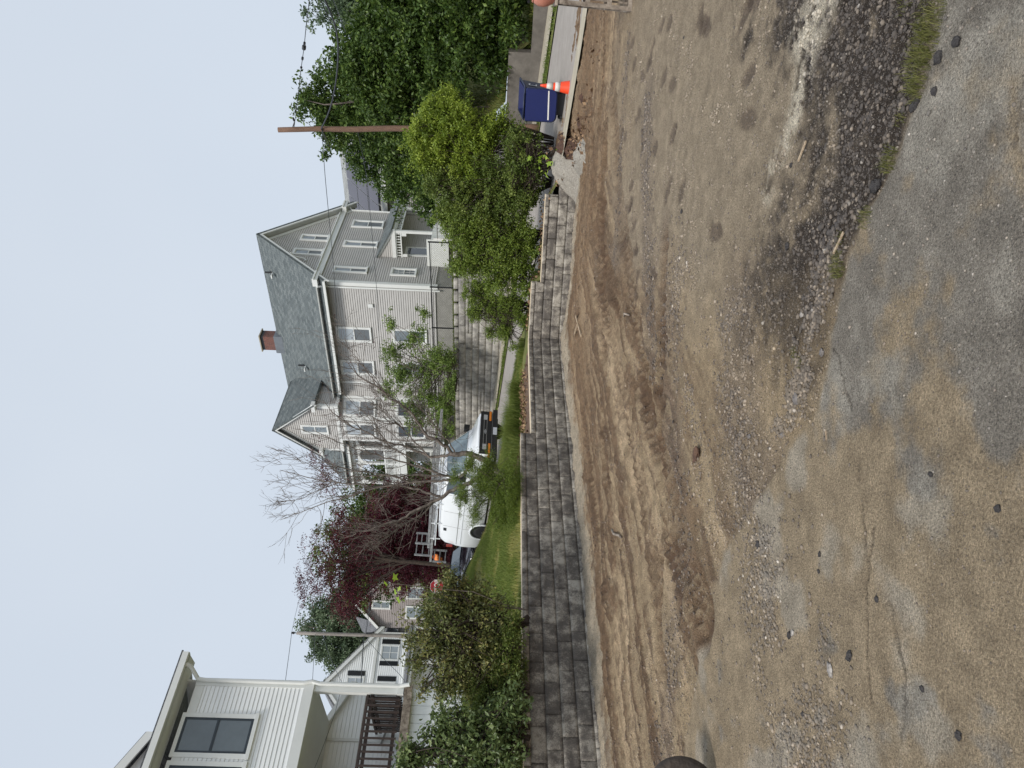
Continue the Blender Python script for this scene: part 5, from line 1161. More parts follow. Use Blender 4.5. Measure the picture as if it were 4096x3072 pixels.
tree('shrub', groundp(2010, 560, 24.6), [bl(1880, 560, 24.5, 1.2), bl(1960, 440, 24, .8), bl(1940, 640, 25, 1.0), bl(2000, 520, 23.8, .6)], 15000, .13, 'deep', 'low dark shrub spilling over the tall end of the concrete wall', 'shrub', 'barkd', .06, seed=26, spread=.3)
# bright hedge bushes behind the right run of the block wall
HB = 'bushes behind the right part of the block wall'
def lz(p): return float(lawn_z(np.array([p.x]), np.array([p.y]))[0])
def lawnp(X, Y, d):
    p = at(X, Y, d); p.z = lz(p)-.03; return p
tree('bush', lawnp(2160, 560, 17.2), [bl(1740, 450, 17, .4), bl(1720, 560, 17.2, .55), bl(1820, 480, 16.8, .55), bl(1700, 640, 17.2, .4), bl(1830, 620, 17, .6), bl(1930, 540, 16.8, .5), bl(1640, 580, 17.2, .2), bl(1800, 400, 17, .3), bl(1900, 700, 17, .5), bl(2010, 480, 16.8, .3, w_=.02), bl(1680, 520, 17.4, .3)], 52000, .066, 'lime', 'brightest yellow green bush, right in front of the brown pole', 'bush', 'barkd', .026, seed=31, spread=.17, stems=12, nlimb=60, group=HB, shell=.45, ncl=900)
tree('bush', lawnp(2160, 720, 17.0), [bl(1750, 740, 17, .4), bl(1850, 800, 17, .55), bl(1950, 720, 16.8, .5), bl(1980, 820, 16.8, .55), bl(2060, 680, 16.5, .45, w_=.09), bl(2080, 800, 16.6, .45, w_=.09), bl(2120, 740, 16.5, .3, w_=.03), bl(2060, 580, 16.6, .4, w_=.05)], 42000, .06, 'shrub', 'dense mid green bush with bare twiggy stems next to the brightest one', 'bush', 'barkd', .024, seed=32, spread=.16, stems=16, nlimb=90, group=HB, shell=.5, ncl=700)
tree('bush', lawnp(2140, 930, 17.2), [bl(1790, 860, 17.4, .36), bl(1850, 930, 17.2, .5), bl(1950, 900, 17, .5), bl(1900, 1030, 17.2, .5), bl(2010, 1000, 17, .5), bl(1990, 1120, 17, .45), bl(2070, 1080, 17, .35, w_=.05), bl(2080, 930, 16.9, .4, w_=.07), bl(2120, 1000, 16.9, .3, w_=.04), bl(1840, 1060, 17.3, .3), bl(2110, 1150, 17, .25, w_=.02)], 52000, .058, 'midlime', 'broad green bush above the step in the right run of the wall', 'bush', 'barkd', .024, seed=33, spread=.16, stems=16, nlimb=90, group=HB, shell=.5, ncl=850)
tree('bush', lawnp(2120, 1220, 17.6), [bl(1910, 1170, 17.8, .4), bl(1990, 1240, 17.8, .42), bl(1900, 1250, 18, .26), bl(2020, 1320, 17.8, .28), bl(2060, 1220, 17.6, .35), bl(1960, 1330, 17.9, .2), bl(2090, 1280, 17.5, .22), bl(2060, 1390, 17.8, .14)], 26000, .05, 'midlime', 'feathery thin bush over the corner of the block wall, farthest left of its row', 'bush', 'barkd', .02, seed=34, spread=.13, stems=10, nlimb=60, group=HB, shell=.6, ncl=520, aspect=.35)
tree('bush', lawnp(2190, 620, 16.3), [bl(2060, 620, 16.3, .4), bl(2110, 700, 16.3, .35), bl(2100, 560, 16.2, .35), bl(2080, 780, 16.4, .4), bl(2150, 660, 16.3, .25)], 9000, .06, 'shrub', 'sparse low bush of bare stems by the gravel at the wall end', 'bush', 'barkd', .02, seed=35, spread=.16, stems=16, nlimb=90, group=HB, shell=.8)
# young tree with fresh leaves on the far side, by the iron fence
tree('young_tree', groundp(1850, 1460, 32), [bl(1560, 1290, 31.5, .55), bl(1570, 1400, 31.5, .7), bl(1600, 1500, 31.5, .8), bl(1550, 1560, 31.5, .5), bl(1660, 1350, 31.5, .8), bl(1700, 1480, 31.5, .9), bl(1720, 1600, 31.4, .9), bl(1760, 1440, 31, .8), bl(1700, 1260, 31.5, .4), bl(1680, 1690, 31.4, .7), bl(1760, 1720, 31.3, .5), bl(1640, 1620, 31.4, .6)], 17000, .10, 'light', 'young tree with open fresh green leaves in front of the grey house', trunk_r=.06, seed=41, nlimb=40, spread=.26, ncl=420, shell=.75)
tree('bush', groundp(1840, 1560, 30.9), [bl(1790, 1450, 30.9, .5, .4), bl(1800, 1560, 30.8, .6, .45), bl(1780, 1650, 30.8, .6, .4), bl(1830, 1500, 30.6, .4, .3), bl(1840, 1400, 30.8, .3, .3), bl(1810, 1720, 30.8, .35, .3)], 9000, .09, 'light', 'leafy bush growing through the black fence on top of the stone wall', 'bush', 'barkd', .04, seed=42, spread=.22, stems=4, nlimb=20, ncl=260, shell=.7)
# red maple and the trees up the hill
tree('red_maple', groundp(1800, 2170, 36), [bl(1560, 2100, 36, 2.0, 1.7), bl(1640, 2200, 35.5, 2.1, 1.7), bl(1520, 2230, 36, 1.6, 1.3), bl(1600, 2000, 36.5, 1.3, 1.2), bl(1700, 2100, 35.5, 1.9, 1.2), bl(1640, 2270, 35.5, .9, 1.0), bl(1460, 2150, 36, .9, .8), bl(1780, 2230, 35.5, 2.0, .9), bl(1740, 1990, 35.5, 1.3, .9), bl(1780, 2080, 35, 1.6, .9)], 90000, .13, 'maple', 'large dark red maple tree with a dense crown behind the white van', trunk_r=.2, seed=51, nlimb=16, spread=.4, bark='barkd', aspect=.35)
def maple_sprays():
    rng = np.random.default_rng(52); base = groundp(1800, 2260, 31.5); root = empty('red_maple', base, 'airy red maple with sprays of leaves against the sky above the stop sign', 'tree')
    tips = [(1185, 2330), (1200, 2400), (1230, 2180), (1260, 2280), (1250, 2370), (1300, 2200), (1330, 2120), (1310, 2260), (1340, 2320), (1370, 2400), (1350, 2440), (1380, 2470), (1400, 2160), (1350, 2060), (1380, 2350), (1250, 1800), (1280, 1850), (1270, 1900), (1400, 2300), (1440, 2240), (1440, 2400), (1220, 2250), (1290, 2330), (1330, 2180), (1300, 2140), (1420, 2340), (1370, 2110)]
    mb = MB(); tr = limb(mb, base, at(1500, 2230, 31.5), .11, .06, rng, 6, .03, sides=8); P = []; D = []
    for k, (X, Y) in enumerate(tips):
        d = 31.5+rng.uniform(-1.2, 1.2); e = at(X, Y, d); s_ = tr[rng.integers(3, 6)]; l = limb(mb, s_, e, .03, .006, rng, 6, .05, .06, 5)
        nn = 520 if X < 1350 else 950
        for _ in range(nn//22):
            q = e.lerp(l[-3], rng.random()**1.5)+Vector(rng.standard_normal(3))*.26
            for _ in range(22): P.append(q+Vector((rng.standard_normal()*.16, rng.standard_normal()*.16, rng.standard_normal()*.045)))
    P = np.array(P); foliage('crown', root, P, .10*(.6+.7*rng.random(len(P))), G['maple'], rng, aspect=.32, droop=.6)
    mb.build('trunk', M['barkd'], root, smooth=True)
maple_sprays()
BG = 'background trees up the hill'
tree('background_tree', groundp(1700, 2280, 56), [bl(1390, 2190, 56, 2.8), bl(1450, 2120, 56, 2.4), bl(1500, 2300, 56, 3.0), bl(1400, 2280, 56, 2.0), bl(1600, 2150, 56, 4)], 20000, .26, 'dark', 'mid green tree top showing behind the red maple', trunk_r=.3, seed=61, spread=.7, group=BG)
tree('background_tree', groundp(1700, 2460, 66), [bl(1260, 2470, 66, 1.8), bl(1330, 2520, 66, 2.6), bl(1330, 2430, 66, 2.2), bl(1400, 2480, 66, 3.4), bl(1300, 2600, 66, 1.8), bl(1360, 2620, 66, 2.4), bl(1420, 2380, 66, 2.6), bl(1240, 2530, 66, 1.2), bl(1440, 2560, 66, 2.8)], 34000, .27, 'far', 'pale airy tree standing behind the grey utility pole', trunk_r=.3, seed=62, spread=.75, group=BG, ncl=420, shell=.8)
tree('background_tree', groundp(1700, 1960, 50), [bl(1480, 1980, 50, 2.0), bl(1560, 1900, 50, 2.4), bl(1620, 2000, 50, 3.0), bl(1440, 2040, 50, 1.6), bl(1700, 1900, 50, 2.5)], 20000, .22, 'dark', 'green tree seen between the side porch and the red maple', trunk_r=.3, seed=63, spread=.6, group=BG)
tree('background_tree', groundp(1750, 2080, 40), [bl(1700, 1960, 42, 1.6, 1.2), bl(1740, 2080, 41, 2.2, 1.2), bl(1720, 2230, 41, 2.0, 1.4), bl(1760, 2350, 42, 2.0, 1.0)], 22000, .18, 'dark', 'dark undergrowth tree in the shade under the red maple', trunk_r=.1, seed=64, spread=.5, group=BG)
# juniper at the wall, behind it the bare tree
tree('juniper', lawnp(2080, 1960, 12.9), [bl(1990, 1960, 12.9, .42, .26), bl(1920, 1930, 13.1, .38, .22), bl(1880, 1860, 13.4, .3, .16), bl(2040, 1940, 12.8, .5, .22), bl(1850, 1980, 13.2, .3, .14), bl(2000, 2050, 12.9, .34, .2), bl(1950, 1860, 13.2, .28, .18), bl(2060, 2010, 12.7, .42, .15), bl(1820, 1900, 13.5, .2, .1), bl(1900, 2060, 13, .25, .14)], 60000, .034, 'jun', 'feathery green juniper hanging over the wall in front of the van', 'shrub', 'barkd', .04, seed=71, spread=.13, aspect=.22, nlimb=22, ncl=700, shell=.55, up=.1)
def bare_tree():
    rng = np.random.default_rng(77); root = empty('bare_tree', lawnp(2020, 1905, 17.5), 'nearly leafless grey tree with fanning branches in front of the white van', 'tree')
    mb = MB(); tw = MB(); LV = []
    def pol(pts, r0, r1, d0, d1):
        P = []
        n = len(pts)
        for k, (X, Y) in enumerate(pts): P.append(at(X, Y, d0+(d1-d0)*k/(n-1)))
        # smooth
        Q = []
        for k in range(len(P)-1):
            for t in (0, .33, .66): Q.append(P[k].lerp(P[k+1], t)+Vector(rng.standard_normal(3))*.012)
        Q.append(P[-1]); rad = [r0+(r1-r0)*k/(len(Q)-1) for k in range(len(Q))]
        mb.tube(Q, rad, 8 if r0 > .03 else 5, cap=False); return Q, rad
    def twigs(Q, rad, n, ln, lvl=0, lift=.5):
        for _ in range(n):
            k = rng.integers(len(Q)//4, len(Q)-1); a = Q[k]; d = (Q[min(k+1, len(Q)-1)]-Q[k-1]).normalized()
            v = (d*.9+Vector(rng.standard_normal(3))*.55+Vector((0, 0, lift*.4))).normalized(); L = ln*rng.uniform(.5, 1.3)
            pts = [a]; m = 5
            for j in range(m): v = (v+Vector(rng.standard_normal(3))*.14+Vector((0, 0, .05))).normalized(); pts.append(pts[-1]+v*L/m)
            r = min(rad[k]*.55, .008 if lvl == 0 else .004); r = max(r, .0028)
            tw.tube(pts, [r*(1-.7*j/m)+.001 for j in range(m+1)], 4, cap=False)
            if lvl < 2: twigs(pts, [r]*(m+1), 3 if lvl == 0 else 2, L*.55, lvl+1, lift)
            elif rng.random() < .05: LV.append(pts[-1])
    main, mr = pol([(2020, 1905), (1990, 1880), (1945, 1842), (1900, 1822), (1850, 1812), (1812, 1818)], .085, .06, 17.5, 17.3)
    # limbs traced from the photograph
    Ls = [([(1812, 1818), (1790, 1790), (1750, 1765), (1710, 1745), (1680, 1700), (1650, 1660), (1610, 1620), (1560, 1590), (1500, 1545), (1430, 1500), (1400, 1440)], .045, .008, -.6),
          ([(1812, 1818), (1770, 1822), (1720, 1830), (1680, 1810), (1640, 1795), (1580, 1775), (1520, 1760), (1470, 1730), (1400, 1700), (1330, 1650), (1290, 1600)], .040, .007, .5),
          ([(1820, 1815), (1800, 1770), (1770, 1740), (1740, 1700), (1700, 1640)], .022, .006, -.3),
          ([(1650, 1660), (1600, 1610), (1540, 1570), (1480, 1500), (1440, 1450), (1400, 1400), (1370, 1370)], .016, .005, .4),
          ([(1720, 1830), (1660, 1765), (1600, 1700), (1540, 1690), (1440, 1640), (1360, 1560)], .018, .005, -.5),
          ([(1900, 1822), (1860, 1890), (1830, 1920), (1790, 1905), (1740, 1890), (1690, 1870), (1620, 1850), (1540, 1830), (1450, 1800), (1350, 1770), (1250, 1720)], .04, .007, .3),
          ([(1960, 1880), (1900, 1920), (1840, 1950), (1800, 1965), (1770, 1985), (1730, 2010), (1690, 2030), (1640, 2055), (1590, 2085), (1540, 2095), (1480, 2120), (1400, 2130)], .06, .010, -.4),
          ([(1760, 1990), (1720, 1975), (1680, 1960), (1600, 1945), (1500, 1945), (1400, 1935), (1300, 1925), (1200, 1900), (1120, 1880)], .035, .006, .6),
          ([(1740, 2000), (1690, 2060), (1640, 2080), (1600, 2110), (1560, 2140), (1500, 2180)], .025, .006, -.6),
          ([(1830, 1920), (1780, 1925), (1720, 1925), (1640, 1930), (1560, 1940), (1470, 1960), (1380, 1990), (1300, 2010), (1200, 2050), (1120, 2080)], .032, .005, .2),
          ([(1640, 1930), (1560, 1900), (1480, 1890), (1390, 1880), (1300, 1850), (1210, 1850), (1130, 1800)], .02, .004, -.4),
          ([(1790, 1905), (1700, 1900), (1600, 1905), (1510, 1900), (1400, 1910), (1280, 1960), (1180, 2000), (1080, 2020)], .022, .004, .5),
          ([(1690, 1870), (1620, 1820), (1560, 1790), (1500, 1700), (1450, 1650)], .018, .004, -.2)]
    for pts, r0, r1, dd in Ls:
        Q, rad = pol(pts, r0, r1, 17.35, 17.35+dd); twigs(Q, rad, 22, .85)
    mb.build('trunk', M['bark'], root, smooth=True); tw.build('twigs', M['bark'], root)
    P = np.array(LV); P = np.repeat(P, 4, 0)+rng.standard_normal((len(P)*4, 3))*.03
    foliage('buds', root, P, .035*(.6+rng.random(len(P))), G['maple'], rng)
bare_tree()
# big bushes at the left behind the wall
tree('shrub', lawnp(2080, 2480, 9.9), [bl(1780, 2440, 10.0, .34), bl(1860, 2500, 9.9, .42), bl(1740, 2560, 9.9, .3), bl(1830, 2640, 9.8, .38), bl(1920, 2620, 9.8, .4), bl(1960, 2530, 9.9, .38), bl(1810, 2360, 10.2, .3), bl(1700, 2450, 10.1, .2), bl(2010, 2640, 9.7, .32), bl(1880, 2730, 9.7, .32), bl(1680, 2640, 9.9, .22), bl(1640, 2560, 10, .16), bl(1900, 2400, 10.1, .3), bl(1760, 2740, 9.8, .24), bl(1700, 2750, 9.8, .14), bl(1990, 2420, 10, .25, w_=.008), bl(1780, 2310, 10.2, .14), bl(1620, 2480, 10, .1)], 21000, .056, 'olive', 'olive bronze leaved shrub with crooked trunks, spilling over the middle left of the wall', 'shrub', 'barkd', .035, seed=81, spread=.16, nlimb=110, ncl=620, shell=.75, stems=5, aspect=.45)
tree('shrub', lawnp(2090, 2960, 8.8), [bl(1800, 2900, 9.0, .26), bl(1880, 2960, 8.9, .36), bl(1960, 2900, 8.9, .34), bl(1990, 3000, 8.7, .36), bl(1780, 3000, 8.9, .26), bl(1860, 3060, 8.8, .36), bl(2040, 2850, 8.8, .26), bl(1700, 3030, 8.9, .22), bl(1640, 3040, 8.9, .2), bl(1740, 2930, 9.0, .2), bl(1600, 3070, 8.9, .14), bl(1920, 3150, 8.8, .45)], 16000, .07, 'laurel', 'glossy broad leaved shrub at the left edge above the wall', 'shrub', 'barkd', .04, seed=82, spread=.17, nlimb=60, ncl=420, shell=.7, stems=3, aspect=.48)
tree('shrub', lawnp(2090, 2760, 9.4), [bl(2010, 2760, 9.6, .28), bl(1950, 2820, 9.6, .3), bl(2040, 2680, 9.5, .26), bl(1970, 2700, 9.7, .32), bl(2040, 2840, 9.4, .24), bl(2040, 2560, 9.7, .22), bl(2060, 2470, 9.8, .16)], 22000, .04, 'shrub', 'fine leaved grey green shrub filling the gap between the two larger shrubs', 'shrub', 'barkd', .02, seed=83, spread=.13, nlimb=40, ncl=320, shell=.6, stems=4, aspect=.35)
def sprout(base, pts, n, size, label, mname='sprout', r=.006, cat='seedling', group=None, seed=3, spread=.10):
    rng = np.random.default_rng(seed); root = empty('maple_seedling', base, label, cat, group); mb = MB(); P = []
    for p in pts:
        l = limb(mb, base, p, r, r*.5, rng, 5, .05, sides=5)
        for _ in range(n): P.append(Vector(p)+Vector(rng.standard_normal(3))*spread)
    V = []; Fc = []; T = []
    for p in P:
        nrm = (Vector(rng.standard_normal(3))+Vector((0, -.6, 1.1))).normalized(); ax = nrm.cross(Vector(rng.standard_normal(3))).normalized(); ay = nrm.cross(ax); s = size*rng.uniform(.6, 1.2)
        k0 = len(V); V.append(tuple(p)); m = 15; t_ = rng.random()
        for j in range(m):
            t = 2*math.pi*j/m; rr = s*(.52 if j % 3 else 1.0)*(1-.35*abs(math.sin(t/2))**6); V.append(tuple(p+ax*math.cos(t)*rr+ay*math.sin(t)*rr+nrm*rr*.12*math.sin(3*t)))
        Fc += [(k0, k0+1+j, k0+1+(j+1) % m) for j in range(m)]; T += [t_]*(m+1)
    npmesh('leaves', np.array(V), np.array(Fc), G[mname], root, attrs={'tint': np.array(T)}); mb.build('stem', M['bark'], root)
sprout(lawnp(2080, 2440, 10.0), [at(1570, 2335, 10), at(1590, 2360, 10), at(1625, 2345, 10), at(1600, 2400, 10.1)], 2, .075, 'pale green maple shoot poking up left of the stop sign', spread=.05)
sprout(lawnp(2170, 690, 15.6), [at(2190, 650, 15.5), at(2180, 680, 15.5), at(2160, 640, 15.6), at(2230, 670, 15.4), at(2250, 610, 15.3)], 5, .085, 'light green maple seedlings over the gravel at the stepped wall end', seed=8, spread=.12)
# --- grass
def blades(name, P, h, lean, rng, m, tint=None, kind=None, parent=None, wd=.006):
    N = len(P); a = rng.uniform(0, 6.28, N); d = np.c_[np.cos(a), np.sin(a), np.zeros(N)]; b_ = rng.uniform(0, 6.28, N); s_ = np.c_[np.cos(b_), np.sin(b_), np.zeros(N)]*(wd/2)
    up = np.array([0, 0, 1.]); L = h[:, None]; ln = lean[:, None]
    m1 = P+up*L*.55+d*L*ln*.25; tip = P+up*L*(1-.35*ln)+d*L*ln*.9
    V = np.stack([P-s_, P+s_, m1+s_*.8, m1-s_*.8, tip], 1).reshape(-1, 3); i = np.arange(N)*5
    Fc = np.concatenate([np.stack([i, i+1, i+2], 1), np.stack([i, i+2, i+3], 1), np.stack([i+3, i+2, i+4], 1)])
    o = npmesh(name, V, Fc, m, parent, attrs={'tint': np.repeat(rng.random(N) if tint is None else np.clip(tint, 0, 1), 5)})
    if kind: o['kind'] = kind
    return o
def lawn_grass():
    rng = np.random.default_rng(90); N = 900000
    s_ = rng.uniform(-9, 17.5, N); w_ = rng.uniform(.18, 17.5, N); X = WC[0]-WL[0]*s_-WN[0]*w_; Y = WC[1]-WL[1]*s_-WN[1]*w_; a, q = aq_of(X, Y)
    k = (q < -.02) & (Y > 7) & (X > -.62*Y); bare = fbm(X*1.3, Y*1.3, 55)
    k &= rng.random(N) < np.clip((bare-.30)*4, .12, 1)
    k &= ~((s_ < 3.4) & (w_ < 1.4)); X, Y, bare = X[k], Y[k], bare[k]
    tint = .15+.5*rng.random(len(X))+.55*sstep(.52, .38, bare)
    blades('lawn_grass', np.c_[X, Y, lawn_z(X, Y)-.01], (.05+.07*rng.random(len(X)))*(1+.4*bare), rng.uniform(.1, .9, len(X)), rng, G['grass'], tint, 'stuff', wd=.010)
    # verge and far strip
    N = 26000; a = rng.uniform(-14, 30, N); q = 6.25+.6*rng.random(N)+.1*rng.standard_normal(N); X = P0[0]+EA[0]*a+NQ[0]*q; Y = P0[1]+EA[1]*a+NQ[1]*q
    cl = fbm(a*1.2, q*1.2, 66); k = rng.random(N) < np.clip((cl-.35)*4, .05, 1); X, Y, a = X[k], Y[k], a[k]
    blades('verge_weeds', np.c_[X, Y, rzn(a)+.02], .06+.16*rng.random(len(X))**2, rng.uniform(.2, 1, len(X)), rng, G['grass'], .1+.4*rng.random(len(X)), 'stuff', wd=.016)
    N = 60000; a = rng.uniform(-4, 26, N); q = 9.25+8*rng.random(N)**1.5; X = P0[0]+EA[0]*a+NQ[0]*q; Y = P0[1]+EA[1]*a+NQ[1]*q
    blades('yard_grass', np.c_[X, Y, yard_z(a, q)], .1+.15*rng.random(N), rng.uniform(.2, 1, N), rng, G['grass'], None, 'stuff', wd=.02)
lawn_grass()
def clump(name, P, n, r, h, label, cat, group, seed, wd=.008, mname='grass'):
    rng = np.random.default_rng(seed); g = rng.standard_normal((n, 2))*r; g *= np.minimum(1, 1.5*r/np.maximum(np.linalg.norm(g, axis=1), 1e-6))[:, None]; Q = np.c_[P[0]+g[:, 0], P[1]+g[:, 1], np.full(n, P[2])]
    root = None; o = blades(name, Q, h*(.5+.7*rng.random(n)), rng.uniform(.2, 1.0, n), rng, G[mname], .1+.6*rng.random(n), wd=wd)
    o.data.transform(Matrix.Translation(-Vector(P))); o.location = P
    tag(o, label, cat, group)
GC = 'tall grass clumps along the back of the wall'
for X, Y, d, n, r, h, lab in ((2062, 1560, 17.6, 600, .12, .5, 'fine tall grass tuft at the left end of the brown soil bed'), (2030, 1700, 16.8, 1500, .26, .62, 'tall grass in front of the van number plate'), (2010, 1790, 16.4, 1500, .28, .6, 'tall grass below the van headlight'), (2040, 1640, 17.2, 900, .18, .48, 'shorter grass clump where lawn meets brown soil'), (2040, 1840, 15.4, 1200, .3, .45, 'grass clump beside the foot of the bare tree'), (2090, 1390, 18.2, 350, .15, .3, 'thin grass clump by the road near the wall corner')):
    p = lawnp(X, Y, d); clump('grass_clump', p, n, r, h, lab, 'grass clump', GC, int(X+Y), .008)
GT = 'grass tufts along the asphalt edge'
for X, Y, n, r, h, lab in ((3745, 60, 800, .055, .075, 'big grass tuft at the right edge of the asphalt border'), (3725, 170, 750, .05, .07, 'long grass tuft second from the right edge'), (3690, 280, 700, .05, .07, 'grass tuft beside the two dark asphalt lumps'), (3680, 350, 380, .035, .05, 'lower grass tuft with pale dead blades'), (3620, 475, 140, .022, .045, 'small grass tuft between crumbled asphalt pieces'), (3575, 640, 420, .033, .06, 'compact round grass tuft in the middle of the border'), (3480, 870, 260, .03, .05, 'grass tuft next to the broken asphalt slab'), (3370, 950, 120, .02, .04, 'smallest grass tuft by the pale splinter'), (3360, 1060, 520, .04, .065, 'wide grass tuft over the wood splinter'), (3650, 10, 160, .03, .05, 'sparse tuft on the gravel side at the right edge'), (3190, 1410, 120, .02, .04, 'thin tuft among the pale pebbles'), (3200, 1450, 90, .02, .035, 'faint grass tuft left of the pale pebbles')):
    p = at(X, Y, 3); d = _L+IX*((X-2048)/F)+IY*((Y-1536)/F); t = -CAMH/d.z; p = Vector((d.x*t, d.y*t, .0)); p.z = float(lot_fields(np.array([p.x]), np.array([p.y]))[0][0])
    clump('grass_tuft', p, int(n*.38), r*1.0, h*.7, lab, 'grass tuft', GT, X+Y, .0021, 'dgrass')
# dead leaves
def litter():
    rng = np.random.default_rng(95); P = []
    for _ in range(900):
        s_ = rng.uniform(-.1, 4.2); w_ = 1.2+.28*rng.standard_normal(); P.append((WC[0]-WL[0]*s_-WN[0]*w_, WC[1]-WL[1]*s_-WN[1]*w_))
    for _ in range(500): P.append((5.1+.45*rng.standard_normal(), 14.6+1.1*rng.standard_normal()))
    for _ in range(300): s_ = rng.uniform(0, 3.6); P.append((WC[0]+RD[0]*s_-RN[0]*rng.uniform(.3, 1.2), WC[1]+RD[1]*s_-RN[1]*rng.uniform(.3, 1.2)))
    P = np.array(P); z = np.where((P[:, 0] > 4.4), .22, lawn_z(P[:, 0], P[:, 1])+.05)
    z = np.where(P[:, 0] > 4.4, .06+.25*np.exp(-(((P[:, 0]-5.15)/.45)**2+((P[:, 1]-15.2)/.8)**2)), z)
    o = foliage('dead_leaves', None, np.c_[P, z], .07*(.5+.8*rng.random(len(P))), G['litter'], rng, aspect=.8, up=.95, droop=0); o['kind'] = 'stuff'
litter()
print('plants')

# ---------------------------------------------------------------- poles, cables, sign, fence
def poles():
    rng = np.random.default_rng(5); a, b = at(2160, 509, 22.0), at(1113, 518, 22.0); a.z = RZ(2.5)-.1
    root = empty('utility_pole', a, 'bare brown wooden pole standing at the dark green trees, right side', 'utility pole')
    pts = [a.lerp(b, k/14)+V3(.012*math.sin(k*1.7), 0, 0) for k in range(15)]; m = MB(); m.tube(pts, [.105-.028*k/14 for k in range(15)], 14); m.build('pole_shaft', M['wood'], root, smooth=True)
    m = MB(); m.tube([b+(a-b)*.055+V3(.06, -.05, 0), b+(a-b)*.06+V3(.18, -.12, -.02)], .018, 6); m.lathe(b+(a-b)*.06+V3(.2, -.13, -.02), (.7, -.6, .2), [(0, .02), (.04, .035), (.1, .03), (.13, .015)], 8); m.build('bracket', M['black'], root)
    c = at(1450, 522, 21.9); 
    m = MB(); t0 = at(1285, 516, 21.9)
    m.tube([t0, at(1300, 545, 21.8), at(1315, 570, 21.9), at(1318, 590, 22), at(1300, 560, 22.1), t0+V3(0, 0, -.03)], .014, 5); m.build('cable_loop', M['black'], root)
    a, b = at(1760, 2548, 47), at(1187, 2532, 47); a.z = 3.0
    root = empty('utility_pole', a, 'distant grey utility pole with a coil of black cable, left of the red maple', 'utility pole')
    m = MB(); m.tube([a.lerp(b, k/6) for k in range(7)], [.135-.03*k/6 for k in range(7)], 12); m.build('pole_shaft', M['woodg'], root, smooth=True)
    m = MB(); m.tube([b, b+V3(0, 0, .16)], .025, 6); m.lathe(b+V3(0, 0, .14), (0, 0, 1), [(0, .05), (.06, .09), (.12, .06), (.17, .08), (.22, .03)], 10); m.build('insulator', M['black'], root)
    q = at(1453, 2558, 46.7); m = MB(); m.tube([q+V3(.2*math.cos(t), -.05, .26*math.sin(t)) for t in np.linspace(0, 6.28*2.02, 40)], .018, 5); m.build('cable_coil', M['black'], root)
    q = at(1465, 2533, 46.8); m = MB(); m.tube([q, q+V3(.02, 0, -.3), q+V3(.1, 0, -.5)], .05, 6); m.build('splice_box', M['black'], root)
poles()
def cable(label, pts, r, mt='wire', extra=None):
    P = [at(*p) for p in pts]; Q = []
    for k in range(len(P)-1):
        p0, p1, p2, p3 = P[max(k-1, 0)], P[k], P[k+1], P[min(k+2, len(P)-1)]
        for j in range(5):
            t = j/5; Q.append(.5*((2*p1)+(-p0+p2)*t+(2*p0-5*p1+4*p2-p3)*t*t+(-p0+3*p1-3*p2+p3)*t**3))
    Q.append(P[-1]); root = empty('overhead_cable', P[0], label, 'cable', 'overhead cables'); m = MB(); m.tube(Q, r, 5); m.build('wire_strand', M[mt], root)
    for (X, Y, d), h, rr in (extra or []):
        c = at(X, Y, d); k = min(range(len(Q)-1), key=lambda i: (Q[i]-c).length); ax = (Q[k+1]-Q[k]).normalized(); m = MB(); m.lathe(Q[k]-ax*h/2, ax, [(0, rr*.6), (h*.15, rr), (h*.85, rr), (h, rr*.6)], 10); m.build('splice', M['black'], root)
cable('thin top cable with black splices running right from the brown pole', [(1177, 507, 21.9), (1190, 400, 20), (1205, 270, 18.3), (1216, 190, 17.2), (1224, 110, 16.2), (1237, 0, 15), (1243, -90, 14)], .009, extra=[((1215, 190, 17.2), .16, .05), ((1211, 235, 17.8), .14, .03), ((1217, 165, 16.9), .14, .03), ((1205, 262, 18.2), .05, .03)])
cable('thick sagging cable leaving the brown pole to the right', [(1285, 515, 21.9), (1318, 440, 21), (1340, 350, 20), (1352, 240, 19), (1350, 150, 18.2), (1333, 80, 17.5), (1300, 0, 16.8), (1270, -60, 16)], .024)
cable('straight thin cable crossing just above the thick sagging cable', [(1270, -30, 17), (1300, 40, 17.4), (1333, 112, 18)], .011)
cable('thin cable dropping into the dark trees at the right edge', [(1320, -30, 24), (1350, 40, 24), (1383, 130, 24)], .012)
cable('upper long cable across the front of the grey house', [(1288, 525, 22), (1300, 700, 23.5), (1316, 872, 25), (1336, 1098, 27.5), (1350, 1324, 30), (1357, 1500, 32), (1360, 1750, 35.5), (1348, 1968, 39), (1320, 2080, 41), (1253, 2253, 43.5), (1194, 2411, 46), (1167, 2528, 47)], .0105)
cable('lower long cable across the windows of the grey house', [(1430, 520, 22), (1465, 700, 23.5), (1481, 858, 25), (1501, 1084, 27.5), (1512, 1250, 29), (1518, 1395, 31), (1521, 1636, 34), (1520, 1900, 38), (1505, 2150, 42), (1480, 2350, 45), (1462, 2530, 47)], .009)
cable('cable from the top of the grey pole towards the white house', [(1167, 2528, 47), (1158, 2600, 44), (1143, 2713, 40), (1120, 2900, 34)], .016)
cable('second cable from the grey pole, below its top one', [(1261, 2535, 47), (1256, 2620, 44), (1250, 2723, 40), (1240, 2900, 34)], .014)
cable('heavy cable with a long black splice right of the grey pole', [(1463, 2540, 47), (1472, 2480, 46.5), (1480, 2425, 46), (1486, 2330, 45), (1490, 2200, 43)], .02, extra=[((1480, 2425, 46), .75, .09)])
cable('heavy black cable leaving the grey pole to the left', [(1455, 2540, 47), (1452, 2600, 46), (1446, 2700, 44), (1440, 2830, 40)], .03)
cable('slanting service cable in front of the shuttered house', [(1290, 2540, 47), (1325, 2640, 44), (1367, 2730, 41), (1420, 2860, 36)], .014)
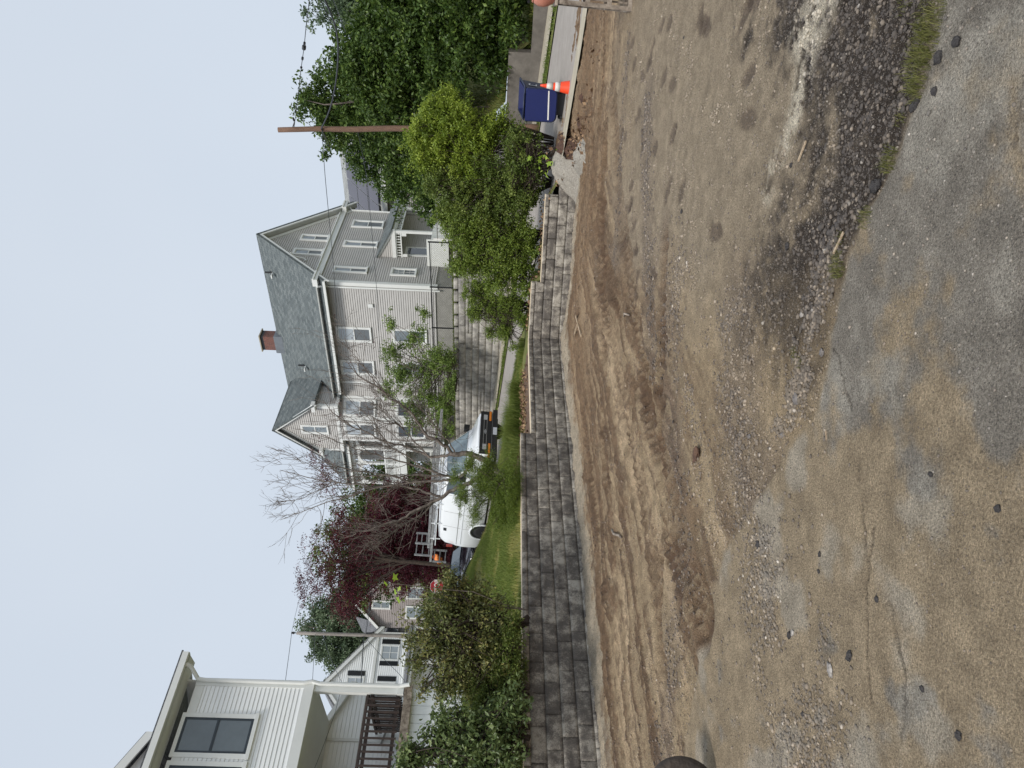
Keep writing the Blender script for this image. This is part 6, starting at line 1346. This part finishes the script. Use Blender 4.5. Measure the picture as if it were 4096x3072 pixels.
cable('service drop with a loose knot above the brown deck', [(1470, 2560, 46.9), (1540, 2640, 43), (1600, 2700, 40), (1640, 2760, 37)], .014)
cable('pair of thin cables across the deck door of the white house', [(1362, 2765, 20.2), (1340, 2850, 19), (1302, 2960, 18.3), (1262, 3064, 17.5), (1240, 3120, 17)], .006)
def stop_sign():
    c = at(1748, 2346, 32.5); n = (Vector((0, 0, c.z))-c); n.z = 0; n.normalize(); n = (n+V3(.18, 0, 0)).normalized(); h = Vector((-n.y, n.x, 0)); base = V3(c.x, c.y, 2.0)
    h = h if h.x > 0 else -h
    root = empty('stop_sign', base, 'red octagonal stop sign on a metal post behind the olive shrub', 'stop sign'); Rr = .33
    def octo(r, o, m, name, th=.006):
        mb = MB(); P = [c+h*r*math.cos(R(22.5+45*k))+V3(0, 0, r*math.sin(R(22.5+45*k)))+n*o for k in range(8)]; mb.quad(*P); mb.quad(*[p-n*th for p in P[::-1]])
        for k in range(8): j = (k+1) % 8; mb.quad(P[k], P[k]-n*th, P[j]-n*th, P[j])
        return mb.build(name, M[m], root)
    octo(Rr, 0, 'signw', 'sign_plate'); octo(Rr*.955, .003, 'stopred', 'sign_face')
    cu = bpy.data.curves.new('txt', 'FONT'); cu.body = 'STOP'; cu.size = .285; cu.align_x = 'CENTER'; cu.align_y = 'CENTER'; cu.extrude = .002; cu.offset = .006; cu.space_character = 1.05
    to = bpy.data.objects.new('txt', cu); me = bpy.data.meshes.new_from_object(to); bpy.data.objects.remove(to)
    T = Matrix((h*.82, V3(0, 0, 1.15), n)).transposed().to_4x4(); T.translation = c+n*.006-base; me.transform(T); me.name = 'lettering'; link('lettering', me, M['signw'], root)
    m = MB(); m.obox(V3(c.x, c.y, 2.0)-h*.03-n*.05, h*.06, -n*.04, (0, 0, c.z+.3-2.0)); m.build('post', M['galv'], root)
stop_sign()
def iron_fence():
    p = AQ(14, 9.05); root = empty('chain_link_fence', (p[0], p[1], 3.3), 'black chain link fence on top of the stone wall below the grey house', 'fence'); z0, z1 = 3.22, 4.32
    def P(a, z, q=9.05): x = P0+EA*a+NQ*q; return Vector((x[0], x[1], z))
    m = MB(); m.tube([P(11.3, z1), P(24.5, z1)], .024, 6); m.build('top_rail', M['black'], root)
    for k in range(7): m = MB(); a = 11.3+k*2.2; m.tube([P(a, 3.1), P(a, z1+.06)], .032, 8); m.build('fence_post', M['black'], root)
    m = MB(); st = .09; n = int(13.2/st)
    for k in range(-12, n):
        for s_ in (0, 1):
            a0 = 11.3+k*st; a1 = a0+(z1-z0); zz0, zz1 = (z0, z1) if s_ == 0 else (z1, z0); lo, hi = max(a0, 11.3), min(a1, 24.5)
            if hi <= lo: continue
            f = lambda a: zz0+(zz1-zz0)*(a-a0)/(a1-a0); m.tube([P(lo, f(lo)), P(hi, f(hi))], .003, 3, cap=False)
    m.build('wire_mesh', M['black'], root)
    p = AQ(9.5, 9.1); root = empty('chain_link_fence', (p[0], p[1], 3.3), 'short silver chain link fence beside the porch end of the grey house', 'fence')
    m = MB(); m.tube([P(9.0, 4.0), P(11.2, 4.0)], .022, 6); m.build('top_rail', M['galv'], root)
    for a in (9.0, 11.15): m = MB(); m.tube([P(a, 3.0), P(a, 4.15)], .035, 8); m.build('fence_post', M['signw'], root)
    m = MB()
    for k in range(-9, 24):
        for s_ in (0, 1):
            a0 = 9.0+k*.09; a1 = a0+.8; lo, hi = max(a0, 9.0), min(a1, 11.2); zz0, zz1 = (3.2, 4.0) if s_ == 0 else (4.0, 3.2)
            if hi > lo: f = lambda a: zz0+(zz1-zz0)*(a-a0)/(a1-a0); m.tube([P(lo, f(lo)), P(hi, f(hi))], .004, 3, cap=False)
    m.build('wire_mesh', M['signw'], root)
iron_fence()

# ---------------------------------------------------------------- bin, cone, crates, wheel
def cart():
    g = at(2284, 420, 15.7); base = V3(g.x, g.y, .13); n = V3(-.56, -.83, 0).normalized(); r = V3(.83, -.56, 0).normalized(); up = V3(0, 0, 1)
    root = empty('wheeled_bin', base, 'dark blue wheeled bin with its lid flipped open and hanging down, behind the traffic cone', 'wheeled bin')
    B = lambda x, y, z: base+r*x-n*y+up*z          # x right, y away from the lid side
    def shell(prof, name, m, th=.0, bev=.0):
        mb = MB()
        for (z0, w0, a0, b0), (z1, w1, a1, b1) in zip(prof[:-1], prof[1:]):
            q0 = [B(-w0, a0, z0), B(w0, a0, z0), B(w0, b0, z0), B(-w0, b0, z0)]; q1 = [B(-w1, a1, z1), B(w1, a1, z1), B(w1, b1, z1+(.10 if z1 > .99 else 0)), B(-w1, b1, z1+(.10 if z1 > .99 else 0))]
            for k in range(4): j = (k+1) % 4; mb.quad(q0[k], q0[j], q1[j], q1[k])
        return mb.build(name, M[m], root, bevel=bev)
    shell([(.05, .22, .10, .60), (.30, .25, .06, .66), (1.0, .325, .0, .80)], 'body', 'binnavy')
    shell([(.30, .235, .08, .64), (1.0, .305, .02, .78)], 'inner_wall', 'binblue')
    m = MB()
    c = [B(-.345, -.02, .985), B(.345, -.02, .985), B(.345, .84, 1.085), B(-.345, .84, 1.085)]
    for k in range(4): m.tube([c[k], c[(k+1) % 4]], .022, 8)
    m.build('rim', M['binnavy'], root, smooth=True)
    m = MB(); rr = [(.13, .045), (.05, .045)]
    def rounded(x0, x1, z0, z1, rad, y):
        P = []
        for cx, cz, t0 in ((x1-rad, z1-.02, 0), (x0+.02, z1-.02, 90), (x0+rad, z0+rad, 180), (x1-rad, z0+rad, 270)):
            r_ = rad if cz < z1-.1 else .02; cx = (x1-r_ if t0 in (0, 270) else x0+r_); cz = (z1-r_ if t0 < 180 else z0+r_)
            for k in range(6): t = R(t0+k*18); P.append((cx+r_*math.cos(t), cz+r_*math.sin(t)))
        return [B(x, y, z) for x, z in P]
    F0 = rounded(-.36, .33, .27, .96, .11, -.10); F1 = rounded(-.34, .31, .29, .95, .10, -.145)
    m.quad(*F1); 
    for k in range(len(F0)): j = (k+1) % len(F0); m.quad(F0[k], F0[j], F1[j], F1[k])
    m.quad(*F0[::-1]); lid = m.build('lid', M['binblue'], root)
    m = MB(); m.tube(F0[10:]+F0[:2], .012, 6); m.build('lid_lip', M['binnavy'], lid, smooth=True)
    m = MB(); m.obox(B(-.31, -.150, .43), B(.30, -.150, .455)-B(-.31, -.150, .43), up*.028, -n*.003); m.build('white_strip', M['signw'], lid)
    m = MB(); m.tube([B(-.31, -.09, 1.0), B(.20, -.09, 1.0)], .017, 8)
    for x in (-.31, -.06, .06, .20): m.tube([B(x, .0, .97), B(x, -.09, 1.0)], .02, 6)
    m.build('hinge_handle', M['binnavy'], root, smooth=True)
    for x in (-.27, .27): w_ = MB(); w_.lathe(B(x, .05, .11), r*(1 if x > 0 else -1), [(-.04, .07), (-.035, .11), (.0, .115), (.035, .11), (.04, .05)], 18); w_.build('wheel', M['rubber'], root, smooth=True)
    m = MB(); m.obox(B(-.225, -.012, .06), r*.45, up*.5, n*.02); m.build('black_back_panel', M['binblk'], root)  # flat black panel on the navy body, showing below the hanging lid
    # emblem on the side: pale label with a bent arrow
    def S_(y, z, o): w_ = .22+.105*z; return B(w_+o, y, z)
    m = MB(); m.quad(S_(.22, .72, .014), S_(.40, .72, .014), S_(.40, .90, .014), S_(.22, .90, .014)); lb = m.build('label', M['pale'], root)
    m = MB(); m.tube([S_(.27, .87, .018), S_(.27, .78, .018), S_(.30, .75, .018), S_(.36, .75, .018), S_(.36, .86, .018)], .009, 5); m.build('emblem', M['binnavy'], lb)
cart()
def cone():
    g = at(2296, 352, 15.1); base = V3(g.x, g.y, .075); root = empty('traffic_cone', base, 'orange traffic cone with two white collars and a black base beside the blue bin', 'traffic cone')
    ax = V3(.03, 0, 1).normalized(); prof = lambda z: .155-.125*z/.64
    m = MB(); m.lathe(base+ax*.03, ax, [(0, .165), (.015, .158), (.05, prof(.05)), (.64, .030), (.655, .030), (.66, .022), (.69, .022), (.70, .012)], 28); m.build('cone_body', M['cone'], root, smooth=True)
    for z0, z1 in ((.28, .385), (.43, .565)): m = MB(); m.lathe(base+ax*.03, ax, [(z0, prof(z0)+.001), (z0, prof(z0)+.004), (z1, prof(z1)+.004), (z1, prof(z1)+.001)], 28); m.build('collar', M['conew'], root, smooth=True)
    m = MB(); r_ = V3(.86, -.5, 0); n_ = V3(.5, .86, 0); m.obox(base-r_*.22-n_*.19, r_*.42, n_*.38, ax*.035); m.build('base', M['black_pl'], root, bevel=.012)
cone()
def rack():
    p = at(2525, 46, 8.8); base = V3(p.x, p.y, 0); r = V3(.90, -.44, 0).normalized(); d = V3(.44, .90, 0).normalized(); root = empty('wooden_rack', base, 'weathered grey timber rack with slatted sides standing on the dirt at the right edge', 'wooden rack')
    H = .93; mb = MB(); tilt = V3(.05, .0, 0)
    def post(o, w_=.05, dd=.05): m = MB(); m.obox(base+o, r*w_, d*dd, V3(0, 0, H)+tilt); m.build('upright', M['woodold'], root, bevel=.004)
    for o in (V3(0, 0, 0), r*.75, d*.4, r*.75+d*.4): post(o)
    for z in (.0, .26, .53, .80):
        t = tilt*(z/H)
        for o in (V3(0, 0, 0), d*.38): m = MB(); m.obox(base+o+V3(0, 0, z)+t+r*.05-d*.004, r*.70, d*.03, (0, 0, .055)); m.build('crossbar', M['woodold'], root, bevel=.003)
        m = MB(); m.obox(base+V3(0, 0, z)+t+d*.05, r*.045, d*.35, (0, 0, .05)); m.build('crossbar', M['woodold'], root, bevel=.003)
    for k in range(9):
        z0 = .06; t = tilt; m = MB(); m.obox(base+r*(.08+k*.075)+d*.06+V3(0, 0, z0), r*.022, d*.012, V3(0, 0, H-.14)+t*.9); m.build('slat', M['woodold'], root)
    m = MB(); m.obox(base+tilt+V3(0, 0, H)-r*.02-d*.02, r*.86, d*.48, (0, 0, .03)); m.build('top_board', M['woodold'], root, bevel=.004)
    c = base+tilt+V3(0, 0, H+.03)+r*.10+d*.15
    root = empty('clay_pot', c, 'rounded pinkish clay pot standing on the weathered timber rack', 'pot')
    m = MB(); m.lathe(c, (0, 0, 1), [(0, .08), (.02, .10), (.08, .13), (.14, .142), (.2, .135), (.25, .11), (.27, .09), (.27, .08), (.2, .11), (.1, .10)], 28); m.build('bowl', M['terra'], root, smooth=True)
    m = MB(); m.lathe(c+V3(0, 0, .262), (0, 0, 1), [(0, .088), (.008, .1), (.018, .1), (.024, .088)], 28); m.build('rim', M['terra'], root, smooth=True)
rack()
def barrow_wheel():
    c = at(2757, 3194, 4.42); c.z = .235; n = V3(.42, -.9, 0).normalized(); root = empty('muddy_tyre', V3(c.x, c.y, 0), 'round dark tyre coated in brown mud at the left edge of the dirt', 'tyre')
    m = MB(); m.lathe(c, n, [(-.05, .15), (-.055, .19), (-.045, .222), (-.02, .236), (.02, .236), (.045, .222), (.055, .19), (.05, .15)], 48); m.build('tyre_casing', M['wheelmud'], root, smooth=True)
    m = MB(); m.lathe(c, n, [(-.03, .02), (-.03, .15), (-.045, .156), (.045, .156), (.03, .15), (.03, .02)], 32); m.build('rim', M['galv'], root, smooth=True)
barrow_wheel()

# ---------------------------------------------------------------- loose rocks, lumps and sticks
def gp(X, Y):
    d = _L+IX*((X-2048)/F)+IY*((Y-1536)/F); t = -CAMH/d.z; x, y = d.x*t, d.y*t
    return Vector((x, y, float(lot_fields(np.array([x]), np.array([y]))[0][0])))
def rock(X, Y, size, m, label, name='rock', cat='rock', seed=1, flat=.6, grp='loose stones and lumps on the lot', elong=1.25):
    v, f = ico(2); p = gp(X, Y); rs = np.random.default_rng(seed); a = rs.uniform(0, 6.28)
    dsp = 1+.55*(fbm(v[:, 0]*1.5+seed, v[:, 1]*1.5+v[:, 2]*2, seed, 3)-.5); w_ = v*dsp[:, None]
    for _ in range(5): n_ = rs.standard_normal(3); n_ /= np.linalg.norm(n_); dd = w_@n_; w_ = w_-n_*np.maximum(dd-.72, 0)[:, None]
    size = size*.8; w_ = w_*(1+.12*rs.standard_normal((len(w_), 1)))*np.array([elong, 1, flat])*size/2; R_ = np.array([[math.cos(a), -math.sin(a), 0], [math.sin(a), math.cos(a), 0], [0, 0, 1]]); w_ = w_@R_.T
    o = npmesh(name, w_, f, M[m], None); o.location = (p.x, p.y, p.z+size*flat*.12); tag(o, label, cat, grp)
M['r_dark'] = mat('dark asphalt lump', lin(84, 80, 78), .9, vscale=60, bump=1.0, bscale=160, col2=lin(52, 49, 50))
M['r_pale'] = mat('pale flat stone', lin(186, 180, 172), .85, vscale=30, bump=.6, bscale=90, col2=lin(112, 106, 102))
M['r_grey'] = mat('grey stone', lin(132, 126, 122), .9, vscale=30, bump=.6, bscale=90, col2=lin(92, 88, 86))
M['r_brown'] = mat('brown clod', lin(112, 84, 66), .95, vscale=24, bump=.9, bscale=80, col2=lin(66, 48, 38))
M['splint'] = mat('pale splintered wood', lin(206, 188, 160), .8, vscale=20, bump=.5, bscale=60, stretch=(1, 8, 8), col2=lin(150, 124, 98))
for k, (X, Y, s, m, lab, kw) in enumerate((
    (3335, 2682, .058, 'r_pale', 'pale flat stone with a grey edge, near the lower left corner of the lot', dict(flat=.4, elong=1.5)),
    (3412, 2625, .048, 'r_dark', 'dark round asphalt lump beside the pale flat stone', {}),
    (3045, 2178, .055, 'r_dark', 'dark clod on the gravelly belt, left half of the lot', {}),
    (3520, 2398, .03, 'r_dark', 'small dark chip alone on the sandy dust', {}),
    (3290, 2218, .028, 'r_dark', 'smooth dark pebble on tan sand, upper one of three in a line', {}),
    (3285, 2285, .026, 'r_dark', 'oval dark pebble on tan sand, middle one of three in a line', {}),
    (3170, 2540, .045, 'r_dark', 'dark broken lump touching a pale stone', {}),
    (3183, 2532, .036, 'r_pale', 'pale broken stone touching a dark lump', {}),
    (3225, 2858, .034, 'r_dark', 'dark stone near the left edge of the gravel', {}),
    (3700, 2755, .026, 'r_dark', 'dark pebble on the dusty asphalt, lower left', {}),
    (3850, 2942, .034, 'r_dark', 'dark lump in the lower left corner', {}),
    (4008, 2034, .03, 'r_dark', 'dark pebble near the bottom edge, middle of the asphalt', {}),
    (3735, 1897, .026, 'r_dark', 'dark grey pebble on grey asphalt below the tan dust patches', {}),
    (3188, 1600, .062, 'r_grey', 'largest rounded grey stone at the end of the gravel border', {}),
    (3283, 1408, .045, 'r_grey', 'grey stone with a dark face in the gravel border', {}),
    (3205, 1258, .038, 'r_pale', 'pinkish white pebble at the top of the gravel border', {}),
    (3252, 1236, .026, 'r_pale', 'small white pebble in the gravel border', {}),
    (2998, 1745, .04, 'r_grey', 'grey stone standing over a small dark hollow', {}),
    (3125, 1740, .036, 'r_grey', 'flat grey stone in the gravel, right of the hollow', {}),
    (2790, 1820, .13, 'r_brown', 'large flat brown clod pressed into the tyre track', dict(flat=.35, elong=1.5)),
    (3510, 745, .075, 'r_dark', 'broken asphalt slab between two grass tufts', dict(flat=.5)),
    (3672, 418, .055, 'r_dark', 'crumbled asphalt lump below the lower grass tuft', {}),
    (3752, 366, .036, 'r_dark', 'small asphalt lump on the asphalt side of the border', {}),
    (3770, 232, .055, 'r_dark', 'round black asphalt lump beside the long grass tuft', {}),
    (3846, 168, .045, 'r_dark', 'black lump farthest out on the asphalt, near the right edge', {}),
    (3165, 660, .03, 'r_dark', 'dark stone beside the pale wood splinter on powder trail', {}),
    (3165, 985, .045, 'r_dark', 'dark stone alone between brown dirt and dark gravel', {}),
    (3440, 25, .022, 'r_pale', 'white pebble on the dark gravel near the right edge', {}),
    (2740, 150, .03, 'r_dark', 'dark pebble on the dusty flat at the right', {}),
    (2728, 845, .05, 'r_dark', 'dark pebble on the dirt in front of the wall end', {}))):
    rock(X, Y, s, m, lab, seed=k+3, **kw)
def stick(X0, Y0, X1, Y1, w_, th, label, m='splint', name='wood_splinter', cat='wood splinter'):
    a, b = gp(X0, Y0), gp(X1, Y1); a.z += .012; b.z += .016; mb = MB(); u_ = (b-a); s_ = u_.cross(V3(0, 0, 1)).normalized()*w_; c1 = a+u_*.5+V3(0, 0, .004)
    mb.obox(a-s_/2, u_, s_*.9, (0, 0, th)); o = mb.build(name, M[m], None, bevel=th*.2); off = a.copy(); o.data.transform(Matrix.Translation(-off)); o.location = off; tag(o, label, cat)
stick(3205, 645, 3240, 565, .014, .006, 'pale torn wood splinter on the powder trail')
stick(3345, 1015, 3388, 930, .012, .006, 'pale wood splinter sticking out of a grass tuft')
stick(3325, 1725, 3332, 1762, .006, .004, 'short pale stick on the grey asphalt edge')
stick(2310, 1265, 2330, 1345, .05, .02, 'thin wooden lath lying on the grey stone bedding at the wall corner', name='lath', cat='lath')
stick(2305, 1340, 2320, 1300, .04, .02, 'shorter wooden offcut beside the lath at the wall corner', name='lath', cat='lath')
def twig(pts, r, label):
    P = [gp(*p)+V3(0, 0, .02) for p in pts]; m = MB(); m.tube(P, r, 6); o = m.build('stick', M['woodold'], None, smooth=True); o.data.transform(Matrix.Translation(-P[0])); o.location = P[0]; tag(o, label, 'stick')
twig([(2455, 2120), (2465, 2136), (2480, 2142), (2490, 2150)], .016, 'crooked pale stick on the brown dirt below the wall')
twig([(2505, 1265), (2515, 1255), (2522, 1262)], .012, 'dark forked twig on the tracked dirt')
print('objects done')
